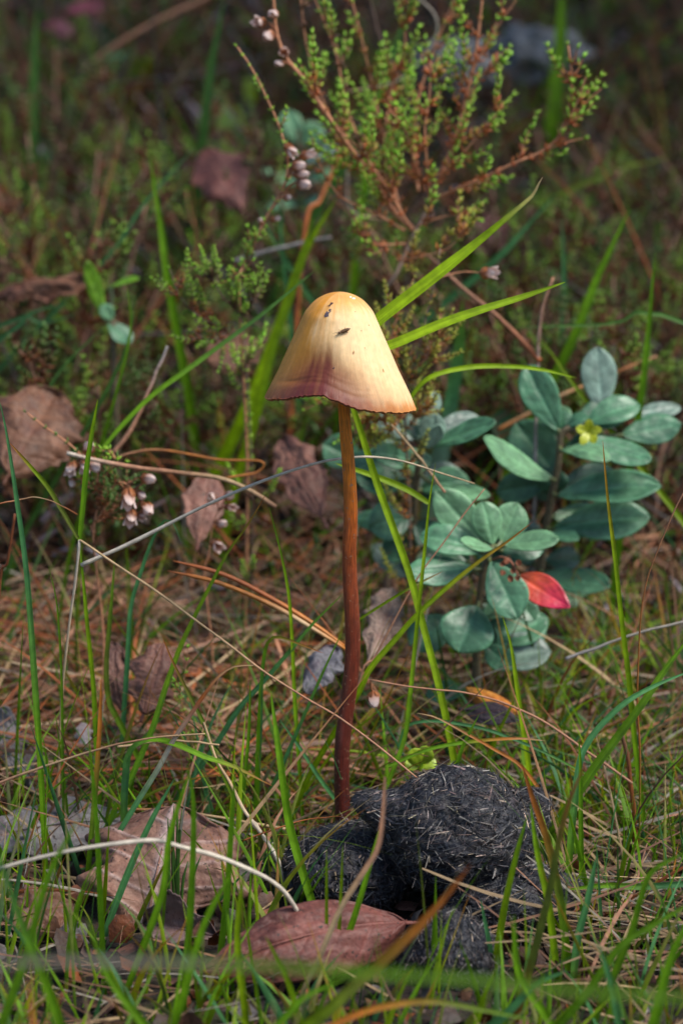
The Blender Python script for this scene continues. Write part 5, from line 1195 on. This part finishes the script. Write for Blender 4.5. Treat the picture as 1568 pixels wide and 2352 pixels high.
# ================================================================== STUFF: litter and grass nobody could count
def area(n, x0, x1, y0, y1, widen=True, dens=None):
    y = y0 + (y1 - y0) * rng.random(n)
    hw = (y + 43.3) * .165 + 1.0 if widen else np.ones(n)
    x = (x0 + (x1 - x0) * rng.random(n)) * (hw if widen else 1)
    return x, y
def needles(name, label, n, x0, x1, y0, y1, cols, L=(3.5, 6.5), wd=.05, lift=.6, tilt=.12, mat=M_NEEDLE, bend=.12, cat='litter', clear=False):
    x, y = area(n, x0, x1, y0, y1)
    if clear:
        q = project(np.stack([x, y, G(x, y)], -1))
        ok = ~((q[:, 0] > 140) & (q[:, 0] < 560) & (q[:, 1] > 1840) & (q[:, 1] < 2260)) & ~((q[:, 0] > 560) & (q[:, 0] < 1330) & (q[:, 1] > 1900) & (rng.random(n) < .9))
        x, y = x[ok], y[ok]; n = len(x)
    az = rng.random(n) * 2 * np.pi
    az = np.where(rng.random(n) < .5, rng.normal(size=n) * .6 + np.where(rng.random(n) < .5, 0, np.pi), az)
    LL = L[0] + (L[1] - L[0]) * rng.random(n)
    d = np.stack([np.cos(az), np.sin(az), rng.normal(size=n) * tilt + np.sin(az) * .2 * (y > 3)], -1); d = nrm(d)
    o = np.stack([x, y, G(x, y) + .03 + lift * rng.random(n) ** 1.7], -1) - d * LL[:, None] * .5
    b = rng.normal(size=(n, 3)) * bend; b[:, 2] -= bend * .3
    sd = nrm(np.cross(d, np.stack([rng.normal(size=n) * .5, rng.normal(size=n) * .5 - .4, np.ones(n)], -1)))
    pick = rng.integers(0, len(cols), n)
    c = np.array(cols)[pick] * (.7 + .6 * rng.random((n, 1)))
    m = MB(); blades(m, o, d, b, sd, LL, wd * (.6 + .8 * rng.random(n)), c, c * (.8 + .4 * rng.random((n, 1))), m=7, tip=.6)
    return solo(name, m, mat, (0, 0, 0), label, cat, kind='stuff')
needles('pine_needle_litter', 'mat of fallen reddish-brown pine needles on the ground', 900, -1, 1, 2, 16, [PINKBR * .35, RUST * .45, BROWN * .7, BROWN * .4, TAN * .25], lift=1.0, wd=.07, tilt=.1)
needles('pine_needle_litter', 'dense reddish pine needle mat behind the mushroom stem', 1100, -1, .05, 2.5, 11, [PINKBR * .9, RUST, PINKBR * .5, RUST * .5, BROWN * .6, TAN * .7], lift=1.7, wd=.075, tilt=.14, L=(3, 7))
needles('straw_litter', 'scattered dry straw and grass stalks on the near ground', 520, -1, 1, -9, 4, [TAN * .7, PINKBR * .7, BROWN, BROWN * .7, TAN * .5, PALE * .5], lift=.7, wd=.055, tilt=.22, mat=M_DRY, L=(1.2, 4.5), clear=True)
needles('straw_litter', 'thick tangle of dry straw right of the dung heap', 200, .4, 1, -6, 6, [TAN * .7, TAN * .5, PALE * .4, PINKBR * .6], lift=1.3, wd=.06, tilt=.35, mat=M_DRY, L=(1.5, 5))
needles('straw_litter', 'dry twiglets and straw scattered over the bank', 2200, -1.15, 1.15, 14, 70, [BROWN * .5, BROWN * .3, PINKBR * .25, GREY * .22, RUST * .3, GREY * .4, PINKBR * .4], lift=3.0, wd=.1, tilt=.6, mat=M_DRY, L=(3, 12), bend=.25)  # straw colours darkened to stand for shade on the bank

def grass_stuff(name, label, n, x0, x1, y0, y1, H, cols, wd=.12, lean=.35, bend=.5, tipcols=None, tipp=.25, avoid=True):
    x, y = area(n, x0, x1, y0, y1)
    if avoid:
        uvp = project(np.stack([x, y, G(x, y) + 1], -1))
        ok = ~((uvp[:, 0] > 700) & (uvp[:, 0] < 1250) & (y > -5) & (y < 1.0) & (uvp[:, 1] > 1750))
        ok &= ~((uvp[:, 0] > 230) & (uvp[:, 0] < 520) & (y > -5) & (y < 1.0) & (rng.random(n) < .7))
        ok &= ~((uvp[:, 0] > 600) & (uvp[:, 0] < 1290) & (y <= -4.5) & (rng.random(n) < .6))
        x, y = x[ok], y[ok]; n = len(x)
    az = rng.random(n) * 2 * np.pi; le = lean * rng.random(n)
    d = nrm(np.stack([np.cos(az) * le, np.sin(az) * le, np.ones(n)], -1))
    b = np.stack([np.cos(az), np.sin(az), -.35 * np.ones(n)], -1) * (bend * rng.random(n) ** 1.5)[:, None]
    L = H[0] + (H[1] - H[0]) * rng.random(n)
    o = np.stack([x, y, G(x, y) - .15], -1)
    aa = rng.normal(size=n) * .7
    sd = np.stack([np.cos(aa), np.sin(aa), 0 * aa], -1)
    c0 = np.array(cols)[rng.integers(0, len(cols), n)] * (.7 + .6 * rng.random((n, 1)))
    tc_ = np.array(tipcols if tipcols is not None else [ORANGE, RUST, TAN])[rng.integers(0, 3, n)]
    c1 = np.where(rng.random((n, 1)) < tipp, tc_, c0 * 1.1)
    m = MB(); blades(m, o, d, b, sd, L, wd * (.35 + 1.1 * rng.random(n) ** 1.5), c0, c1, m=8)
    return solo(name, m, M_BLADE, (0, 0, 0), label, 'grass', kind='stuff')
GC = [GREEN, LIME * .8, GREEN * 1.15, GREEN * .8, LIME * .7, TEAL, OLIVE, DKGREEN * 1.4]
grass_stuff('grass', 'short green grass around the dung and mushroom', 620, -1, 1, -6.5, 3, (1.2, 4.4), GC, .085, lean=.5)
grass_stuff('grass', 'soft green grass along the nearest ground', 480, -1, 1, -13, -6, (.8, 2.6), GC, .11, tipp=.3, avoid=False, lean=.6)
grass_stuff('grass', 'very soft blades just before the lens', 110, -1, 1, -17, -11, (1.6, 4.2), GC + [TAN * .7, ORANGE * .7], .12, tipp=.35, avoid=False, lean=.7)
grass_stuff('grass', 'green grass growing over the pine needle mat', 330, -1, .1, .5, 9, (2.0, 6.0), GC + [DKGREEN * 1.2, GREEN * .7], .065, lean=1.1, bend=.9)
grass_stuff('grass', 'green grass in the shade right of the dung and below the lingonberry', 420, .25, 1.05, 0, 9, (1.5, 4.0), GC + [DKGREEN, GREEN * .6], .09, lean=.8, bend=.9)
grass_stuff('grass', 'dark thin grass scattered over the bank behind', 900, -1.1, 1.1, 14, 70, (2.5, 7), [GREEN * .3, DKGREEN * .5, DKGREEN * .8, OLIVE * .4, GREEN * .6], .13, lean=1.1, bend=1.0, tipp=.15)  # greens darkened; shade of the bank painted into the grass

def flakes(name, label, n, y0, y1, cols, sz, lift, tv=FLK_V, tf_=FLK_F, mat=M_DEAD, up=.8, cat='litter'):
    x, y = area(n, -1.1, 1.1, y0, y1)
    az = rng.random(n) * 6.283
    Xd = nrm(np.stack([np.cos(az), np.sin(az), rng.normal(size=n) * up], -1))
    Yd = nrm(np.cross(rng.normal(size=(n, 3)) * up + np.array((0, 0, 1)), Xd)); Zd = np.cross(Xd, Yd)
    L = sz[0] + (sz[1] - sz[0]) * rng.random(n) ** 2
    c = np.array(cols)[rng.integers(0, len(cols), n)] * (.6 + .7 * rng.random((n, 1)))
    o = np.stack([x, y, G(x, y) + lift * rng.random(n) ** 1.5], -1)
    m = MB(); inst(m, tv, tf_, o, Xd * L[:, None], Yd * (L * .75)[:, None], Zd * L[:, None], c)
    return solo(name, m, mat, (0, 0, 0), label, cat, kind='stuff')
flakes('leaf_litter', 'small brown leaf crumbs on the ground', 2600, -12, 16, [BROWN * .7, DL1 * .7, DLP * .5, DARKBR, RUST * .5, GREY * .4], (.15, .8), .25)
flakes('leaf_litter', 'dark crumbled leaf litter over the bank', 3800, 14, 75, [BROWN * .6, DL1 * .5, DARKBR, RUST * .4, GREY * .4, BROWN * .4], (.4, 1.7), .9)  # litter tones lowered to paint in the bank's shade
flakes('moss', 'green mossy leaflets covering the bank behind', 10000, 10, 75, [HD * .5, HN * .18, DKGREEN * .6, OLIVE * .35, HO * .3, HB * .8, BROWN * .6, DARKBR], (.25, .8), 3.0, LEAF_V * np.array((1, .5, .5)), LEAF_F, M_HEATH, .9, 'moss')  # moss colours darkened as painted shade under the bank growth

flakes('leaf_litter', 'scattered brighter green leaflets on the bank', 420, 14, 65, [GREEN, HN * .5, TEAL, LIME * .5], (.5, 1.4), 3.5, mat=M_HEATH, up=1.0)  # brighter greens than the other cover on the bank
flakes('leaf_litter', 'scattered lilac-grey dead heather scraps on the bank', 700, 9, 60, [np.array((.3, .26, .3)), np.array((.22, .15, .15)), PINKBR * .7], (.3, 1.2), 2.5, FIB_V * np.array((1.5, .3, .3)), FIB_F, M_BARK, 1.0)

def crossing(name, label, n, x0, x1, y0, y1, cols, L, wd, zl, mat, cat):
    """long thin blades leaning at all angles through the vegetation, rooted in the ground"""
    x, y = area(n, x0, x1, y0, y1)
    q = project(np.stack([x, y, G(x, y)], -1))
    ok = ~((q[:, 0] > 620) & (q[:, 0] < 1300) & (y < 1.5))
    x, y = x[ok], y[ok]; n = len(x)
    az = rng.random(n) * 2 * np.pi
    el = np.radians(15 + 60 * rng.random(n))
    d = np.stack([np.cos(az) * np.cos(el), np.sin(az) * np.cos(el) * .6, np.sin(el)], -1)
    b = np.stack([np.cos(az) * .3, np.sin(az) * .2, -.55 * np.ones(n)], -1) * rng.random((n, 1)) * zl
    LL = L[0] + (L[1] - L[0]) * rng.random(n)
    c = np.array(cols)[rng.integers(0, len(cols), n)] * (.6 + .7 * rng.random((n, 1)))
    o = np.stack([x, y, G(x, y) - .1], -1)
    sd = nrm(np.cross(d, np.stack([rng.normal(size=n) * .4, -np.ones(n), .5 * np.ones(n)], -1)))
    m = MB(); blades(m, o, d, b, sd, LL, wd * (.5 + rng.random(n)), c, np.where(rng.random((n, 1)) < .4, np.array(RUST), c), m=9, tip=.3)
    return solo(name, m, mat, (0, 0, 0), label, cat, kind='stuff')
crossing('grass', 'thin green blades crossing at all angles around the mushroom', 560, -1, 1, .5, 14, [GREEN, GREEN * .7, DKGREEN, LIME * .6, TEAL * .8], (2.5, 6.5), .06, .8, M_BLADE, 'grass')
crossing('straw', 'thin dead grass stems crossing at all angles around the mushroom', 380, -1, 1, -2, 14, [TAN, PINKBR, RUST * .8, BROWN, PALE * .8, TAN * .6], (2.5, 7), .055, .7, M_DRY, 'straw')
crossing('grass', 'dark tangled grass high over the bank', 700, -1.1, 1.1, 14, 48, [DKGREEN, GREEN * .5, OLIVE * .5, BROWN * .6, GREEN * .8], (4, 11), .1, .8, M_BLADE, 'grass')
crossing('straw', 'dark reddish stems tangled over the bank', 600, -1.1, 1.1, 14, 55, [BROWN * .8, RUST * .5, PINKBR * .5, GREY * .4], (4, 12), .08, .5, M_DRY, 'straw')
